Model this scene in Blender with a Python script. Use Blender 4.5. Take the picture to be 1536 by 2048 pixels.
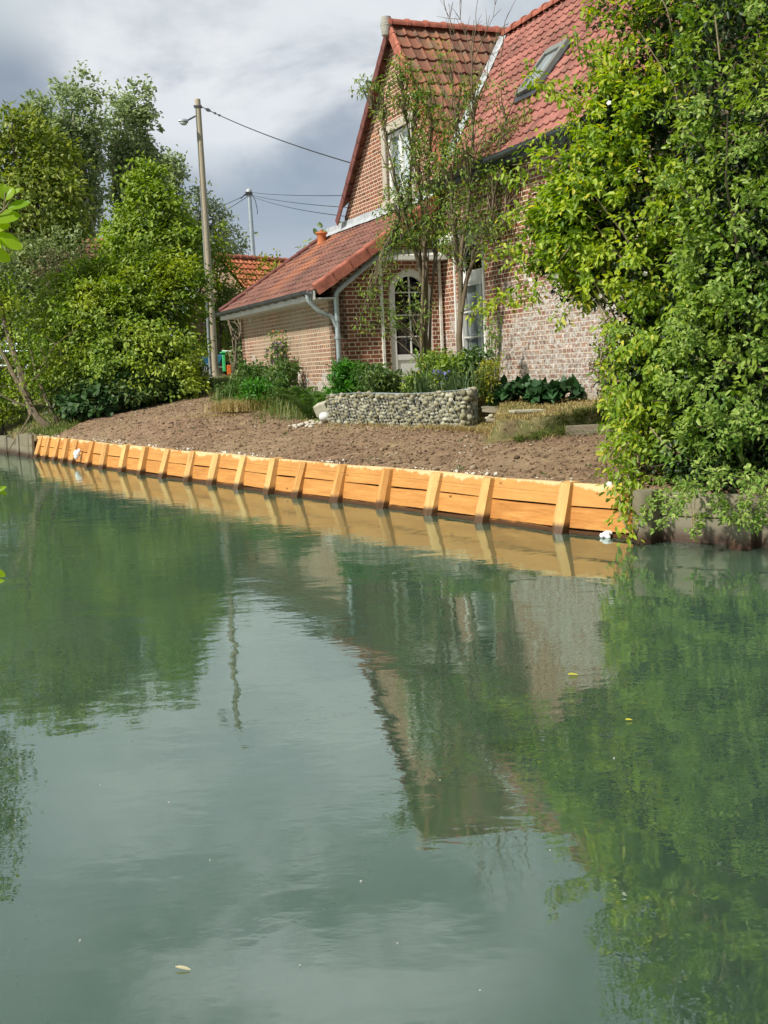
import bpy, bmesh, math, random
import numpy as np
from mathutils import Vector, Matrix
from mathutils.geometry import tessellate_polygon
random.seed(7); RNG = np.random.default_rng(11)
for o in list(bpy.data.objects): bpy.data.objects.remove(o)
SC = bpy.context.scene; COL = SC.collection
R = math.radians

# ------------------------------------------------------------------ camera
CAMZ = 1.8; PITCH = R(7.6); ROLL = R(2.65); FPX = 2200.0
cf = np.array([0, math.cos(PITCH), -math.sin(PITCH)]); c0 = np.array([1., 0, 0]); cu0 = np.cross(c0, cf)
cr = c0*math.cos(ROLL) - cu0*math.sin(ROLL); cu = cu0*math.cos(ROLL) + c0*math.sin(ROLL)
cam = bpy.data.cameras.new('camera'); camo = bpy.data.objects.new('camera', cam); COL.objects.link(camo)
camo.matrix_world = Matrix(((cr[0], cu[0], -cf[0], 0), (cr[1], cu[1], -cf[1], 0), (cr[2], cu[2], -cf[2], CAMZ), (0, 0, 0, 1)))
cam.sensor_fit = 'VERTICAL'; cam.sensor_height = 36; cam.sensor_width = 27; cam.lens = 36*FPX/2048
cam.clip_start = 0.05; cam.clip_end = 3000
SC.camera = camo

# ------------------------------------------------------------------ light
SUN = Vector((-0.62, -0.50, 0.80)).normalized()
sun = bpy.data.lights.new('sun', 'SUN'); sun.energy = 4.9; sun.angle = R(3.0); sun.color = (1, .95, .86)
suno = bpy.data.objects.new('sun', sun); COL.objects.link(suno)
suno.rotation_euler = SUN.to_track_quat('Z', 'Y').to_euler()
SC.view_settings.view_transform = 'Standard'; SC.view_settings.look = 'None'; SC.view_settings.gamma = 1
SC.view_settings.exposure = 0.2
SC.render.resolution_x = 768; SC.render.resolution_y = 1024

class NT:
    """small helper round a node tree"""
    def __init__(s, nt): s.t = nt; s.L = nt.links
    def n(s, typ, props=None, **inp):
        nd = s.t.nodes.new(typ)
        for k, v in (props or {}).items(): setattr(nd, k, v)
        for k, v in inp.items():
            key = int(k[1:]) if k[0] == 'i' and k[1:].isdigit() else k.replace('_', ' ')
            if v is None: continue
            if isinstance(v, bpy.types.NodeSocket): s.L.new(v, nd.inputs[key])
            else: nd.inputs[key].default_value = v
        return nd
    def math(s, op, a, b=0.0, c=None, clamp=False):
        nd = s.t.nodes.new('ShaderNodeMath'); nd.operation = op; nd.use_clamp = clamp
        for i, v in enumerate((a, b) if c is None else (a, b, c)):
            if isinstance(v, bpy.types.NodeSocket): s.L.new(v, nd.inputs[i])
            else: nd.inputs[i].default_value = v
        return nd.outputs[0]
    def mix(s, f, a, b, mode='MIX'):
        nd = s.t.nodes.new('ShaderNodeMix'); nd.data_type = 'RGBA'; nd.blend_type = mode; nd.clamp_factor = True
        for i, v in ((0, f), (6, a), (7, b)):
            if isinstance(v, bpy.types.NodeSocket): s.L.new(v, nd.inputs[i])
            else: nd.inputs[i].default_value = (v if i == 0 else (*v[:3], 1))
        return nd.outputs[2]
    def ramp(s, f, stops, interp='LINEAR'):
        nd = s.t.nodes.new('ShaderNodeValToRGB'); r = nd.color_ramp; r.interpolation = interp
        while len(r.elements) < len(stops): r.elements.new(.5)
        for e, (p, c) in zip(r.elements, stops):
            e.position = p; e.color = (c, c, c, 1) if isinstance(c, (int, float)) else (*c, 1)
        s.L.new(f, nd.inputs[0]); return nd.outputs[0]
    def noise(s, vec, scale, detail=4, rough=.55, dist=0, out=0):
        return s.n('ShaderNodeTexNoise', None, Vector=vec, Scale=scale, Detail=detail, Roughness=rough, Distortion=dist).outputs[out]
    def mapr(s, v, a, b, c=0.0, d=1.0, sm=False):
        nd = s.n('ShaderNodeMapRange', {'interpolation_type': 'SMOOTHSTEP'} if sm else None, Value=v)
        for i, x in ((1, a), (2, b), (3, c), (4, d)): nd.inputs[i].default_value = x
        return nd.outputs[0]
    def vmap(s, vec, scale=(1, 1, 1), loc=(0, 0, 0), rot=(0, 0, 0)):
        nd = s.n('ShaderNodeMapping', None, Vector=vec); nd.inputs['Scale'].default_value = scale
        nd.inputs['Location'].default_value = loc; nd.inputs['Rotation'].default_value = rot
        return nd.outputs[0]

def new_mat(name):
    m = bpy.data.materials.new(name); m.use_nodes = True; nt = m.node_tree; nt.nodes.clear()
    return m, NT(nt)
def finish(T, color, rough=.8, bump=None, bdist=.01, bstr=1.0, spec=.3, metal=0.0, extra=None):
    p = T.n('ShaderNodeBsdfPrincipled', None, Metallic=metal)
    for k, v in (('Base Color', color), ('Roughness', rough), ('Specular IOR Level', spec)):
        if isinstance(v, bpy.types.NodeSocket): T.L.new(v, p.inputs[k])
        else: p.inputs[k].default_value = (*v[:3], 1) if k == 'Base Color' else v
    if bump is not None:
        b = T.n('ShaderNodeBump', None, Height=bump, Distance=bdist, Strength=bstr); T.L.new(b.outputs[0], p.inputs['Normal'])
    o = T.n('ShaderNodeOutputMaterial'); T.L.new((extra(p.outputs[0]) if extra else p.outputs[0]), o.inputs[0])
    return p

# ---- world: clouded daylight sky over a faint clear sky
w = bpy.data.worlds.new('World'); SC.world = w; w.use_nodes = True; w.node_tree.nodes.clear(); T = NT(w.node_tree)
tc = T.n('ShaderNodeTexCoord').outputs['Generated']
sky = T.n('ShaderNodeTexSky', {'sky_type': 'NISHITA', 'sun_disc': False})
sky.sun_elevation = math.asin(SUN.z); sky.sun_rotation = math.atan2(SUN.x, SUN.y)
bg1 = T.n('ShaderNodeBackground', None, Color=sky.outputs[0], Strength=.11)
sep = T.n('ShaderNodeSeparateXYZ', None, Vector=tc)
zz = T.math('ADD', T.math('ABSOLUTE', sep.outputs[2]), .22)
comb = T.n('ShaderNodeCombineXYZ', None, X=T.math('DIVIDE', sep.outputs[0], zz), Y=T.math('DIVIDE', sep.outputs[1], zz), Z=T.math('MULTIPLY', sep.outputs[2], 1.5))
cv = T.vmap(tc, (2.3, 2.3, 4.2))
n1 = T.noise(T.vmap(cv, (1, 1, 1), (3.1, 1.7, .4)), .85, 5, .45, .25)
n2 = T.noise(T.vmap(cv, (1, 1, 1), (9.3, 5.2, 2.0)), 2.1, 6, .50, .2)
elev = T.mapr(sep.outputs[2], .02, .36, 0, 1, True)
base = T.mix(T.mapr(sep.outputs[2], .07, .17, 0, 1, True), (.36, .44, .51), (.20, .29, .38))
base = T.mix(T.mapr(sep.outputs[2], .15, .30, 0, 1, True), base, (.34, .40, .49))
base = T.mix(T.mapr(sep.outputs[2], .24, .30, 0, 1, True), base, (.66, .73, .76))
base = T.mix(T.mapr(sep.outputs[2], .33, .47, 0, 1, True), base, (.31, .375, .37))
val = T.math('ADD', T.math('MULTIPLY', n1, .62), T.math('MULTIPLY', n2, .38))
shade = T.mix(T.math('MULTIPLY', T.mapr(val, .42, .66, 0, 1, True), T.mapr(sep.outputs[2], .34, .5, 1, .35)), base, (.54, .59, .68))
# the bright breaks in the cloud: two lit cloud tops at fixed places in the sky
def spot(d, r0, r1):
    v = Vector(d).normalized()
    dp = T.n('ShaderNodeVectorMath', {'operation': 'DOT_PRODUCT'}); T.L.new(tc, dp.inputs[0]); dp.inputs[1].default_value = v
    return T.mapr(dp.outputs['Value'], math.cos(r1), math.cos(r0), 0, 1, True)
sp1 = spot(tuple(cf + cr*(385-768)/FPX - cu*(60-1024)/FPX), .01, .15)
sp2 = spot(tuple(cf + cr*(520-768)/FPX - cu*(-300-1024)/FPX), .03, .27)
sp3 = spot(tuple(cf + cr*(900-768)/FPX - cu*(40-1024)/FPX), .02, .17)
spm = T.math('ADD', T.math('ADD', sp1, T.math('MULTIPLY', sp2, 1.0)), T.math('MULTIPLY', sp3, .45), clamp=True)
wh = T.math('MULTIPLY', spm, T.mapr(T.noise(T.vmap(cv, (1, 1, 1), (1.3, 7.2, 5.0)), 2.3, 8, .55, .2), .40, .62, 0, 1, True))
shade = T.mix(wh, shade, (.90, .93, .96))
bg2 = T.n('ShaderNodeBackground', None, Color=shade, Strength=.80)
mx = T.n('ShaderNodeMixShader', None, Fac=T.mapr(n2, .3, .55, .85, 1.0)); T.L.new(bg1.outputs[0], mx.inputs[1]); T.L.new(bg2.outputs[0], mx.inputs[2])
wo = T.n('ShaderNodeOutputWorld'); T.L.new(mx.outputs[0], wo.inputs[0])

# ------------------------------------------------------------------ geometry helpers
def ray(x, y): return cf + cr*(x-768)/FPX - cu*(y-1024)/FPX
def D(x, y, Y): d = ray(x, y); return np.array([0, 0, CAMZ]) + d*(Y/d[1])
def Wz(x, y, z): d = ray(x, y); return np.array([0, 0, CAMZ]) + d*((z-CAMZ)/d[2])

def link(o, parent=None):
    COL.objects.link(o)
    if parent is not None: o.parent = parent
    return o
def tag(o, label=None, cat=None, group=None, kind=None):
    for k, v in (('label', label), ('category', cat), ('group', group), ('kind', kind)):
        if v: o[k] = v
    return o
def thing(name, label, cat, loc=(0, 0, 0), group=None):
    o = bpy.data.objects.new(name, None); o.location = loc; o.empty_display_size = .2
    return tag(link(o), label, cat, group)
def off(parent): return np.array(parent.location if parent is not None and parent.parent is None else (parent.parent.location if parent is not None else (0, 0, 0)))
def mesh_np(name, V, F, mat, parent=None, smooth=False, uv=None, label=None, matidx=None):
    """V in world coordinates; children are stored relative to their thing's location"""
    V = np.asarray(V, float) - off(parent)
    me = bpy.data.meshes.new(name)
    if isinstance(F, np.ndarray):
        nf, k = F.shape; me.vertices.add(len(V)); me.vertices.foreach_set('co', V.ravel())
        me.loops.add(nf*k); me.loops.foreach_set('vertex_index', F.ravel().astype(np.int32))
        me.polygons.add(nf); me.polygons.foreach_set('loop_start', np.arange(0, nf*k, k, dtype=np.int32))
        try: me.polygons.foreach_set('loop_total', np.full(nf, k, dtype=np.int32))
        except Exception: pass
        me.update(calc_edges=True)
    else:
        me.from_pydata([tuple(v) for v in V], [], F); me.update()
    if uv is not None:
        ul = me.uv_layers.new(name='UVMap'); li = np.empty(len(me.loops), np.int32); me.loops.foreach_get('vertex_index', li)
        uva = np.asarray(uv, float)
        ul.data.foreach_set('uv', (uva if len(uva) == len(me.loops) and len(uva) != len(V) else uva[li]).ravel())
    if smooth: me.polygons.foreach_set('use_smooth', np.ones(len(me.polygons), bool))
    for m in (mat if isinstance(mat, (list, tuple)) else [mat]): me.materials.append(m)
    if matidx is not None: me.polygons.foreach_set('material_index', np.asarray(matidx, np.int32))
    o = bpy.data.objects.new(name, me); link(o, parent)
    if label: o['label'] = label
    return o

class MB:
    def __init__(s): s.V = []; s.F = []; s.U = []
    def add(s, V, F, U=None):
        b = len(s.V); s.V += [tuple(v) for v in V]; s.F += [tuple(b+i for i in f) for f in F]
        s.U += [tuple(u) for u in U] if U is not None else [(v[0]+v[1], v[2]) for v in V]
    def box(s, o, ax, ay, az):
        """box from corner o along three edge vectors, with metre UVs per face"""
        o, ax, ay, az = (np.array(t, float) for t in (o, ax, ay, az))
        L = [np.linalg.norm(t) for t in (ax, ay, az)]
        if np.dot(np.cross(ax, ay), az) < 0: o = o+ax; ax = -ax
        for (p, a, b, la, lb) in ((o, ay, ax, L[1], L[0]), (o+az, ax, ay, L[0], L[1]), (o, ax, az, L[0], L[2]), (o+ay, az, ax, L[2], L[0]), (o, az, ay, L[2], L[1]), (o+ax, ay, az, L[1], L[2])):
            sw = la < lb and False
            s.add([p, p+a, p+a+b, p+b], [(0, 1, 2, 3)], [(0, 0), (la, 0), (la, lb), (0, lb)])
    def cbox(s, c, sx, sy, sz, rz=0):
        a = np.array([math.cos(rz), math.sin(rz), 0])*sx; b = np.array([-math.sin(rz), math.cos(rz), 0])*sy; z = np.array([0, 0, sz])
        s.box(np.array(c, float)-a/2-b/2, a, b, z)
    def tube(s, pts, rad, n=8, cap=True):
        pts = [np.array(p, float) for p in pts]; m = len(pts)
        if not hasattr(rad, '__len__'): rad = [rad]*m
        ref = None; V = []; U = []; acc = 0
        for i, p in enumerate(pts):
            d = pts[min(i+1, m-1)]-pts[max(i-1, 0)]; d = d/(np.linalg.norm(d)+1e-9)
            if ref is None: ref = np.cross(d, [0, 0, 1] if abs(d[2]) < .9 else [1, 0, 0])
            ref = ref - d*np.dot(ref, d); ref /= np.linalg.norm(ref)+1e-9; b = np.cross(d, ref)
            if i: acc += np.linalg.norm(p-pts[i-1])
            for k in range(n):
                a = 2*math.pi*k/n; V.append(p+(ref*math.cos(a)+b*math.sin(a))*rad[i]); U.append((acc, k/n*rad[i]*6.28))
        F = [(i*n+k, i*n+(k+1) % n, (i+1)*n+(k+1) % n, (i+1)*n+k) for i in range(m-1) for k in range(n)]
        if cap: F += [tuple(range(n))[::-1], tuple((m-1)*n+k for k in range(n))]
        s.add(V, F, U)
    def build(s, name, mat, parent=None, smooth=False, label=None, bevel=0):
        o = mesh_np(name, s.V, s.F, mat, parent, smooth, s.U, label)
        if bevel:
            md = o.modifiers.new('bevel', 'BEVEL'); md.width = bevel; md.segments = 2; md.limit_method = 'ANGLE'
            bm = bmesh.new(); bm.from_mesh(o.data); bmesh.ops.remove_doubles(bm, verts=bm.verts, dist=1e-5); bm.to_mesh(o.data); bm.free()
        if smooth:
            o.data.set_sharp_from_angle(angle=R(50))
        return o

def vnoise(x, y, seed=0):
    """value noise with smooth interpolation"""
    r = np.random.default_rng(seed).random((257, 257))
    xi = np.floor(x).astype(int); yi = np.floor(y).astype(int); fx = x-xi; fy = y-yi
    fx = fx*fx*(3-2*fx); fy = fy*fy*(3-2*fy); xi &= 255; yi &= 255
    return (r[xi, yi]*(1-fx)+r[xi+1, yi]*fx)*(1-fy)+(r[xi, yi+1]*(1-fx)+r[xi+1, yi+1]*fx)*fy - .5
def fbm(x, y, f, oct=4, seed=0, gain=.5):
    s = 0; a = 1
    for i in range(oct): s = s+a*vnoise(x*f+17.3*i, y*f+5.1*i, seed+i); f *= 2.1; a *= gain
    return s

# ------------------------------------------------------------------ materials
def simple(name, c, rough=.6, spec=.3, metal=0, nscale=8, amt=.15, bump=0.0, c2=None, bscale=None):
    m, T = new_mat(name); g = T.n('ShaderNodeTexCoord').outputs['Object']
    f = T.noise(g, nscale, 5, .6)
    col = T.mix(T.mapr(f, .3, .7), [x*(1-amt) for x in c], c2 or [min(1, x*(1+amt)) for x in c])
    finish(T, col, rough, T.noise(g, bscale or nscale*4, 4) if bump else None, .01, bump, spec, metal)
    return m

def brick_mat(name, smear=0.0, lime=None, dark=.5, rot=0):
    m, T = new_mat(name); uv = T.n('ShaderNodeTexCoord').outputs['UV']
    wob = T.noise(uv, 5, 3, .6, 0, 1)
    vv = T.n('ShaderNodeVectorMath', {'operation': 'MULTIPLY_ADD'}); T.L.new(wob, vv.inputs[0]); vv.inputs[1].default_value = (.022, .016, 0); T.L.new(uv, vv.inputs[2])
    bt = T.n('ShaderNodeTexBrick', {'offset': .5, 'offset_frequency': 2, 'squash': .5, 'squash_frequency': 2}, Vector=vv.outputs[0])
    bt.inputs['Color1'].default_value = (.0, 0, 0, 1); bt.inputs['Color2'].default_value = (1, 1, 1, 1); bt.inputs['Mortar'].default_value = (.5, .5, .5, 1)
    bt.inputs['Scale'].default_value = 1; bt.inputs['Mortar Size'].default_value = .0105; bt.inputs['Mortar Smooth'].default_value = .25
    bt.inputs['Bias'].default_value = 0; bt.inputs['Brick Width'].default_value = .235; bt.inputs['Row Height'].default_value = .0775
    mort = bt.outputs['Fac']
    bc = T.ramp(bt.outputs['Color'], [(0, (.10, .040, .032)), (.25, (.21, .075, .05)), (.55, (.29, .10, .062)), (.8, (.24, .085, .06)), (1, (.43, .15, .06))])
    bc = T.mix(T.mapr(T.noise(uv, 34, 5, .7), .35, .7, 0, .5), bc, (.17, .08, .065))
    bc = T.mix(T.mapr(T.noise(uv, 1.3, 3, .6), .35, .65, 0, dark), bc, (.20, .085, .06))
    mc = T.mix(T.noise(uv, 20, 3), (.50, .40, .28), (.72, .60, .45))
    col = T.mix(mort, bc, mc)
    sepu = T.n('ShaderNodeSeparateXYZ', None, Vector=uv)
    if smear:
        f = T.mapr(T.math('ADD', T.noise(T.vmap(uv, (.6, 1, 1)), 1.1, 5, .65), T.math('MULTIPLY', T.noise(uv, 24, 4, .7), .35)), .53, .80, .08, smear)
        edge = T.mapr(mort, 0, .9, .55, 1.0)
        col = T.mix(T.math('MULTIPLY', f, edge), col, (.50, .425, .31))
        # greyish tint in patches, stronger on the upper courses
        col = T.mix(T.math('MULTIPLY', T.mapr(sepu.outputs[1], 1.9, 3.0, 0, .6), T.mapr(T.noise(uv, 2.2, 5), .35, .6)), col, (.30, .26, .17))
    if lime:
        z0, z1, s0 = lime
        h = T.mapr(sepu.outputs[1], z0, z1, 1, 0)
        if s0 is not None: h = T.math('ADD', h, T.mapr(sepu.outputs[0], s0[0], s0[1], 0, s0[2]))
        nn = T.math('ADD', T.math('MULTIPLY', T.noise(uv, 2.1, 6, .62, .5), 1.25), T.math('MULTIPLY', T.noise(uv, 13, 6, .8), .85))
        mk = T.mapr(T.math('ADD', nn, T.math('MULTIPLY', h, .62)), 1.27, 1.38, 0, .9)
        fl_ = T.n('ShaderNodeTexVoronoi', {'feature': 'F1'}, Vector=vv.outputs[0], Scale=17.0).outputs['Distance']
        mk = T.math('MULTIPLY', mk, T.mapr(T.math('ADD', fl_, T.math('MULTIPLY', T.noise(uv, 30, 4, .8), .5)), .66, .90, 1, .30))
        wc = T.mix(T.mapr(T.noise(uv, 11, 6, .8), .38, .66), (.25, .23, .19), (.76, .74, .70))
        wc = T.mix(T.math('MULTIPLY', T.mapr(sepu.outputs[1], 1.0, 1.6, .75, 0), T.mapr(T.noise(uv, 4, 4), .4, .6)), wc, (.36, .34, .20))
        col = T.mix(mk, col, wc)
    hgt = T.math('ADD', T.math('MULTIPLY', T.math('SUBTRACT', 1.0, mort), 1.0), T.math('MULTIPLY', T.noise(uv, 60, 4, .7), .45))
    finish(T, col, .92, hgt, .008, .9, .15)
    return m

def tile_mat(name, cols, moss=.25, orange=None):
    m, T = new_mat(name); g = T.n('ShaderNodeTexCoord').outputs['UV']
    # UV: x = tile column, y = course; white noise gives each tile its own tone
    fl = T.n('ShaderNodeVectorMath', {'operation': 'FLOOR'}); T.L.new(g, fl.inputs[0])
    wn = T.n('ShaderNodeTexWhiteNoise', {'noise_dimensions': '2D'}, Vector=fl.outputs[0]).outputs[0]
    ob = T.n('ShaderNodeTexCoord').outputs['Object']
    c = T.ramp(wn, [(0, cols[0]), (.5, cols[1]), (1, cols[2])])
    c = T.mix(T.mapr(T.noise(ob, 14, 6, .7), .4, .75, 0, .45), c, [x*.55 for x in cols[1]])
    c = T.mix(T.mapr(T.noise(ob, .9, 3, .5), .45, .6, 0, .4), c, cols[2])
    if orange: c = T.mix(T.mapr(T.noise(ob, orange[0], 3), .5, .62, 0, .75), c, orange[1])
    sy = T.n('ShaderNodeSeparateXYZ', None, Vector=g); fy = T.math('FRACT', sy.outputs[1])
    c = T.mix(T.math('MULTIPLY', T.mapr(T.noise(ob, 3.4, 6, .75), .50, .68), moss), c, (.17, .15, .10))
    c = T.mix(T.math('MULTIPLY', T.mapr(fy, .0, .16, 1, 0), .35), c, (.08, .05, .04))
    finish(T, c, .78, T.noise(ob, 60, 4, .7), .004, .8, .25)
    return m

def leaf_mat(name, stops, trans=.32, rough=.45, spec=.35, patch=None):
    m, T = new_mat(name)
    ri = T.n('ShaderNodeNewGeometry').outputs['Random Per Island']
    c = T.ramp(ri, stops)
    ob = T.n('ShaderNodeTexCoord').outputs['Object']
    if patch: c = T.mix(T.mapr(T.noise(ob, patch[0], 3, .6), patch[2], patch[2]+.14, 0, patch[3]), c, patch[1])
    c = T.mix(T.mapr(T.noise(ob, 2.2, 3, .6), .3, .7, 0, .25), c, [x*.55 for x in stops[0][1]])
    p = T.n('ShaderNodeBsdfPrincipled', None, Roughness=rough); p.inputs['Specular IOR Level'].default_value = spec
    T.L.new(c, p.inputs['Base Color'])
    tr = T.n('ShaderNodeBsdfTranslucent'); T.L.new(T.mix(.6, c, [1.0, 1.0, .35], 'MULTIPLY'), tr.inputs[0])
    # leaves let through a warmer, brighter green
    hs = T.n('ShaderNodeHueSaturation', None, Color=c, Saturation=1.15, Value=1.7); T.L.new(hs.outputs[0], tr.inputs[0])
    ms = T.n('ShaderNodeMixShader', None, Fac=trans); T.L.new(p.outputs[0], ms.inputs[1]); T.L.new(tr.outputs[0], ms.inputs[2])
    o = T.n('ShaderNodeOutputMaterial'); T.L.new(ms.outputs[0], o.inputs[0])
    return m

def bark_mat(name, a, b, scale=6):
    m, T = new_mat(name); g = T.n('ShaderNodeTexCoord').outputs['Object']
    v = T.vmap(g, (1, 1, .25)); f = T.noise(v, scale*3, 6, .7)
    c = T.mix(T.mapr(f, .3, .7), a, b); c = T.mix(T.mapr(T.noise(g, 2.5, 4), .5, .7, 0, .6), c, (.14, .15, .07))
    finish(T, c, .9, f, .02, .8, .15); return m

M = {}
M['brick_front'] = brick_mat('brick_front', 0, None, .3)
M['brick_side'] = brick_mat('brick_side', .85, (.9, 2.2, (2.0, 6.5, .25)), .35)
M['brick_main'] = brick_mat('brick_main', 0, (1.2, 3.6, (-2.2, -5.2, .42)), .5)
M['brick_gable'] = brick_mat('brick_gable', .25, None, .6)
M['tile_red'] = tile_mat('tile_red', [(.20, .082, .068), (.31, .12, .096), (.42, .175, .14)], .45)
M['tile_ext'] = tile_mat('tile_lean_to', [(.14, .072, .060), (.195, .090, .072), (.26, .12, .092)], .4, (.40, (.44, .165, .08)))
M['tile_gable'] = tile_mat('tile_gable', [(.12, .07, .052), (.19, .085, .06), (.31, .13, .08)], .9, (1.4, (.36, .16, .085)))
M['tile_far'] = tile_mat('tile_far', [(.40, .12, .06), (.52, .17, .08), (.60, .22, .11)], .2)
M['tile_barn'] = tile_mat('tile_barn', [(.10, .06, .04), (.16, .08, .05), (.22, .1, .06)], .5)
M['ridge_tile'] = simple('ridge_tile', (.36, .125, .085), .75, .25, 0, 6, .35, .5)
M['verge'] = simple('verge_tile', (.16, .058, .048), .6, .35, 0, 5, .35, .3)
M['terracotta'] = simple('terracotta', (.45, .15, .06), .7, .3, 0, 9, .25, .3)
M['zinc'] = simple('zinc', (.40, .45, .46), .42, .5, .55, 5, .18, .1)
M['zinc_dark'] = simple('zinc_dark', (.11, .12, .13), .45, .5, .5, 5, .25, .1)
M['lead'] = simple('lead_flashing', (.42, .44, .46), .6, .4, 0, 7, .25, .2)
M['white_paint'] = simple('white_paint', (.78, .78, .75), .45, .4, 0, 4, .06)
M['white_worn'] = simple('worn_white_paint', (.74, .73, .67), .7, .3, 0, 9, .22, .3)
M['render_sill'] = simple('cement_trim', (.44, .40, .33), .85, .2, 0, 10, .18, .4)
M['soffit'] = simple('soffit_board', (.55, .55, .52), .6, .3, 0, 5, .12)
M['curtain'] = simple('curtain_cloth', (.72, .74, .76), .9, .1, 0, 3, .06)
M['curtain_grey'] = simple('grey_curtain', (.26, .28, .29), .9, .1, 0, 3, .1)
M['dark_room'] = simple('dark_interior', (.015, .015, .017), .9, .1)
M['concrete'] = simple('concrete', (.36, .35, .31), .9, .2, 0, 6, .2, .6, bscale=40)
M['stone_block'] = simple('pale_stone', (.42, .40, .31), .9, .2, 0, 12, .25, .8, bscale=60)
M['steel'] = simple('galvanised_steel', (.50, .56, .60), .4, .5, .6, 5, .1)
M['cable'] = simple('cable_rubber', (.035, .035, .04), .6, .3)
M['insulator'] = simple('insulator', (.03, .03, .035), .4, .5)
M['blue_paint'] = simple('blue_paint', (.05, .20, .36), .5, .4, 0, 6, .25)
M['green_plastic'] = simple('green_plastic', (.06, .52, .16), .5, .4, 0, 6, .15)
M['orange_plastic'] = simple('orange_plastic', (.75, .15, .03), .5, .4, 0, 6, .15)
M['rubber'] = simple('tyre_rubber', (.02, .02, .022), .8, .2)
M['white_bag'] = simple('white_plastic', (.80, .82, .84), .5, .4, 0, 20, .08, .4)
M['glass'] = None
m, T = new_mat('window_glass'); lw = T.n('ShaderNodeLayerWeight', None, Blend=.5); fw = T.math('POWER', lw.outputs['Facing'], 4.0)
gl = T.n('ShaderNodeBsdfGlossy', None, Roughness=.02); tr = T.n('ShaderNodeBsdfTransparent'); tr.inputs[0].default_value = (.93, .95, .95, 1)
ms = T.n('ShaderNodeMixShader', None, Fac=T.math('MULTIPLY_ADD', fw, .55, .04)); T.L.new(tr.outputs[0], ms.inputs[1]); T.L.new(gl.outputs[0], ms.inputs[2])
T.L.new(ms.outputs[0], T.n('ShaderNodeOutputMaterial').inputs[0]); M['glass'] = m

def wood_mat(name, lo, mid, hi, sap, wet=(.0, .10), weather=0.0, vertical=False):
    m, T = new_mat(name); tc = T.n('ShaderNodeTexCoord'); uv = tc.outputs['UV']; ge = T.n('ShaderNodeNewGeometry')
    ri = ge.outputs['Random Per Island']; oi = T.n('ShaderNodeObjectInfo').outputs['Random']
    sh = T.n('ShaderNodeCombineXYZ', None, X=T.math('MULTIPLY', oi, 37.0), Y=T.math('MULTIPLY', oi, 11.0))
    va = T.n('ShaderNodeVectorMath', {'operation': 'ADD'}); T.L.new(uv, va.inputs[0]); T.L.new(sh.outputs[0], va.inputs[1]); v = va.outputs[0]
    grain = T.noise(T.vmap(v, (.9, 11, 1)), 2.0, 6, .66, .8)
    fine = T.noise(T.vmap(v, (2, 60, 1)), 3, 4, .7)
    c = T.ramp(grain, [(.32, lo), (.5, mid), (.66, hi)])
    c = T.mix(T.mapr(fine, .42, .72, 0, .6), c, lo)
    c = T.mix(T.mapr(T.noise(T.vmap(v, (.7, 2.2, 1)), 1.6, 5, .65), .44, .64, 0, .55), c, [lo[0]*.85, lo[1]*.75, lo[2]*.7])
    c = T.mix(T.math('MULTIPLY', T.mapr(oi, 0, 1, 0, .65), 1.0), c, hi)
    # knots
    vo = T.n('ShaderNodeTexVoronoi', {'feature': 'F1'}, Vector=T.vmap(v, (1, 2.2, 1)), Scale=1.9).outputs['Distance']
    c = T.mix(T.mapr(vo, .03, .085, .95, 0), c, [x*.35 for x in lo])
    # shakes: a few thin wandering dark cracks
    wv = T.noise(T.vmap(v, (1.2, 4.5, 1)), 2.4, 5, .6, 1.2)
    c = T.mix(T.math('MULTIPLY', T.mapr(T.math('ABSOLUTE', T.math('SUBTRACT', wv, .5)), 0, .006, 1, 0), T.mapr(T.noise(v, 1.1, 2), .62, .68)), c, [x*.3 for x in lo])
    pos = T.n('ShaderNodeSeparateXYZ', None, Vector=ge.outputs['Position']).outputs[2]
    if sap is not None:
        edge = T.math('ADD', pos, T.math('MULTIPLY', T.math('SUBTRACT', T.noise(T.vmap(v, (1.6, .2, 1)), 1.5, 4, .65), .5), .34))
        c = T.mix(T.mapr(edge, .455, .475, 0, .85), c, sap)
    if weather: c = T.mix(T.mapr(T.noise(T.vmap(v, (1, 6, 1)), 3, 5), .35, .65, 0, weather), c, (.17, .16, .10))
    wl = T.math('ADD', pos, T.math('MULTIPLY', T.math('SUBTRACT', T.noise(T.vmap(ge.outputs['Position'], (1, 1, 0)), 7, 4, .7), .5), .05))
    c = T.mix(T.mapr(wl, wet[0], wet[1], .93, 0, True), c, (.05, .022, .012))
    b = T.math('ADD', T.math('MULTIPLY', grain, .6), T.math('MULTIPLY', fine, .5))
    finish(T, c, T.mapr(wl, wet[0], wet[1], .35, .72), b, .012, .7, .3)
    return m
M['wood_new'] = wood_mat('fresh_orange_timber', (.35, .14, .032), (.52, .23, .056), (.62, .315, .095), (.68, .50, .27), (.03, .062))
M['wood_post'] = wood_mat('fresh_post_timber', (.42, .19, .045), (.60, .32, .095), (.72, .48, .20), None, (.06, .13))
M['wood_old'] = wood_mat('weathered_grey_timber', (.12, .095, .065), (.22, .18, .125), (.33, .285, .21), None, (.03, .17), .75)
M['wood_old_dark'] = wood_mat('old_dark_timber', (.09, .08, .06), (.17, .15, .11), (.26, .23, .17), None, (.03, .2), .6)
M['wood_pole'] = wood_mat('pole_timber', (.30, .25, .18), (.42, .35, .26), (.50, .44, .33), None, (-5, -4))

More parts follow.
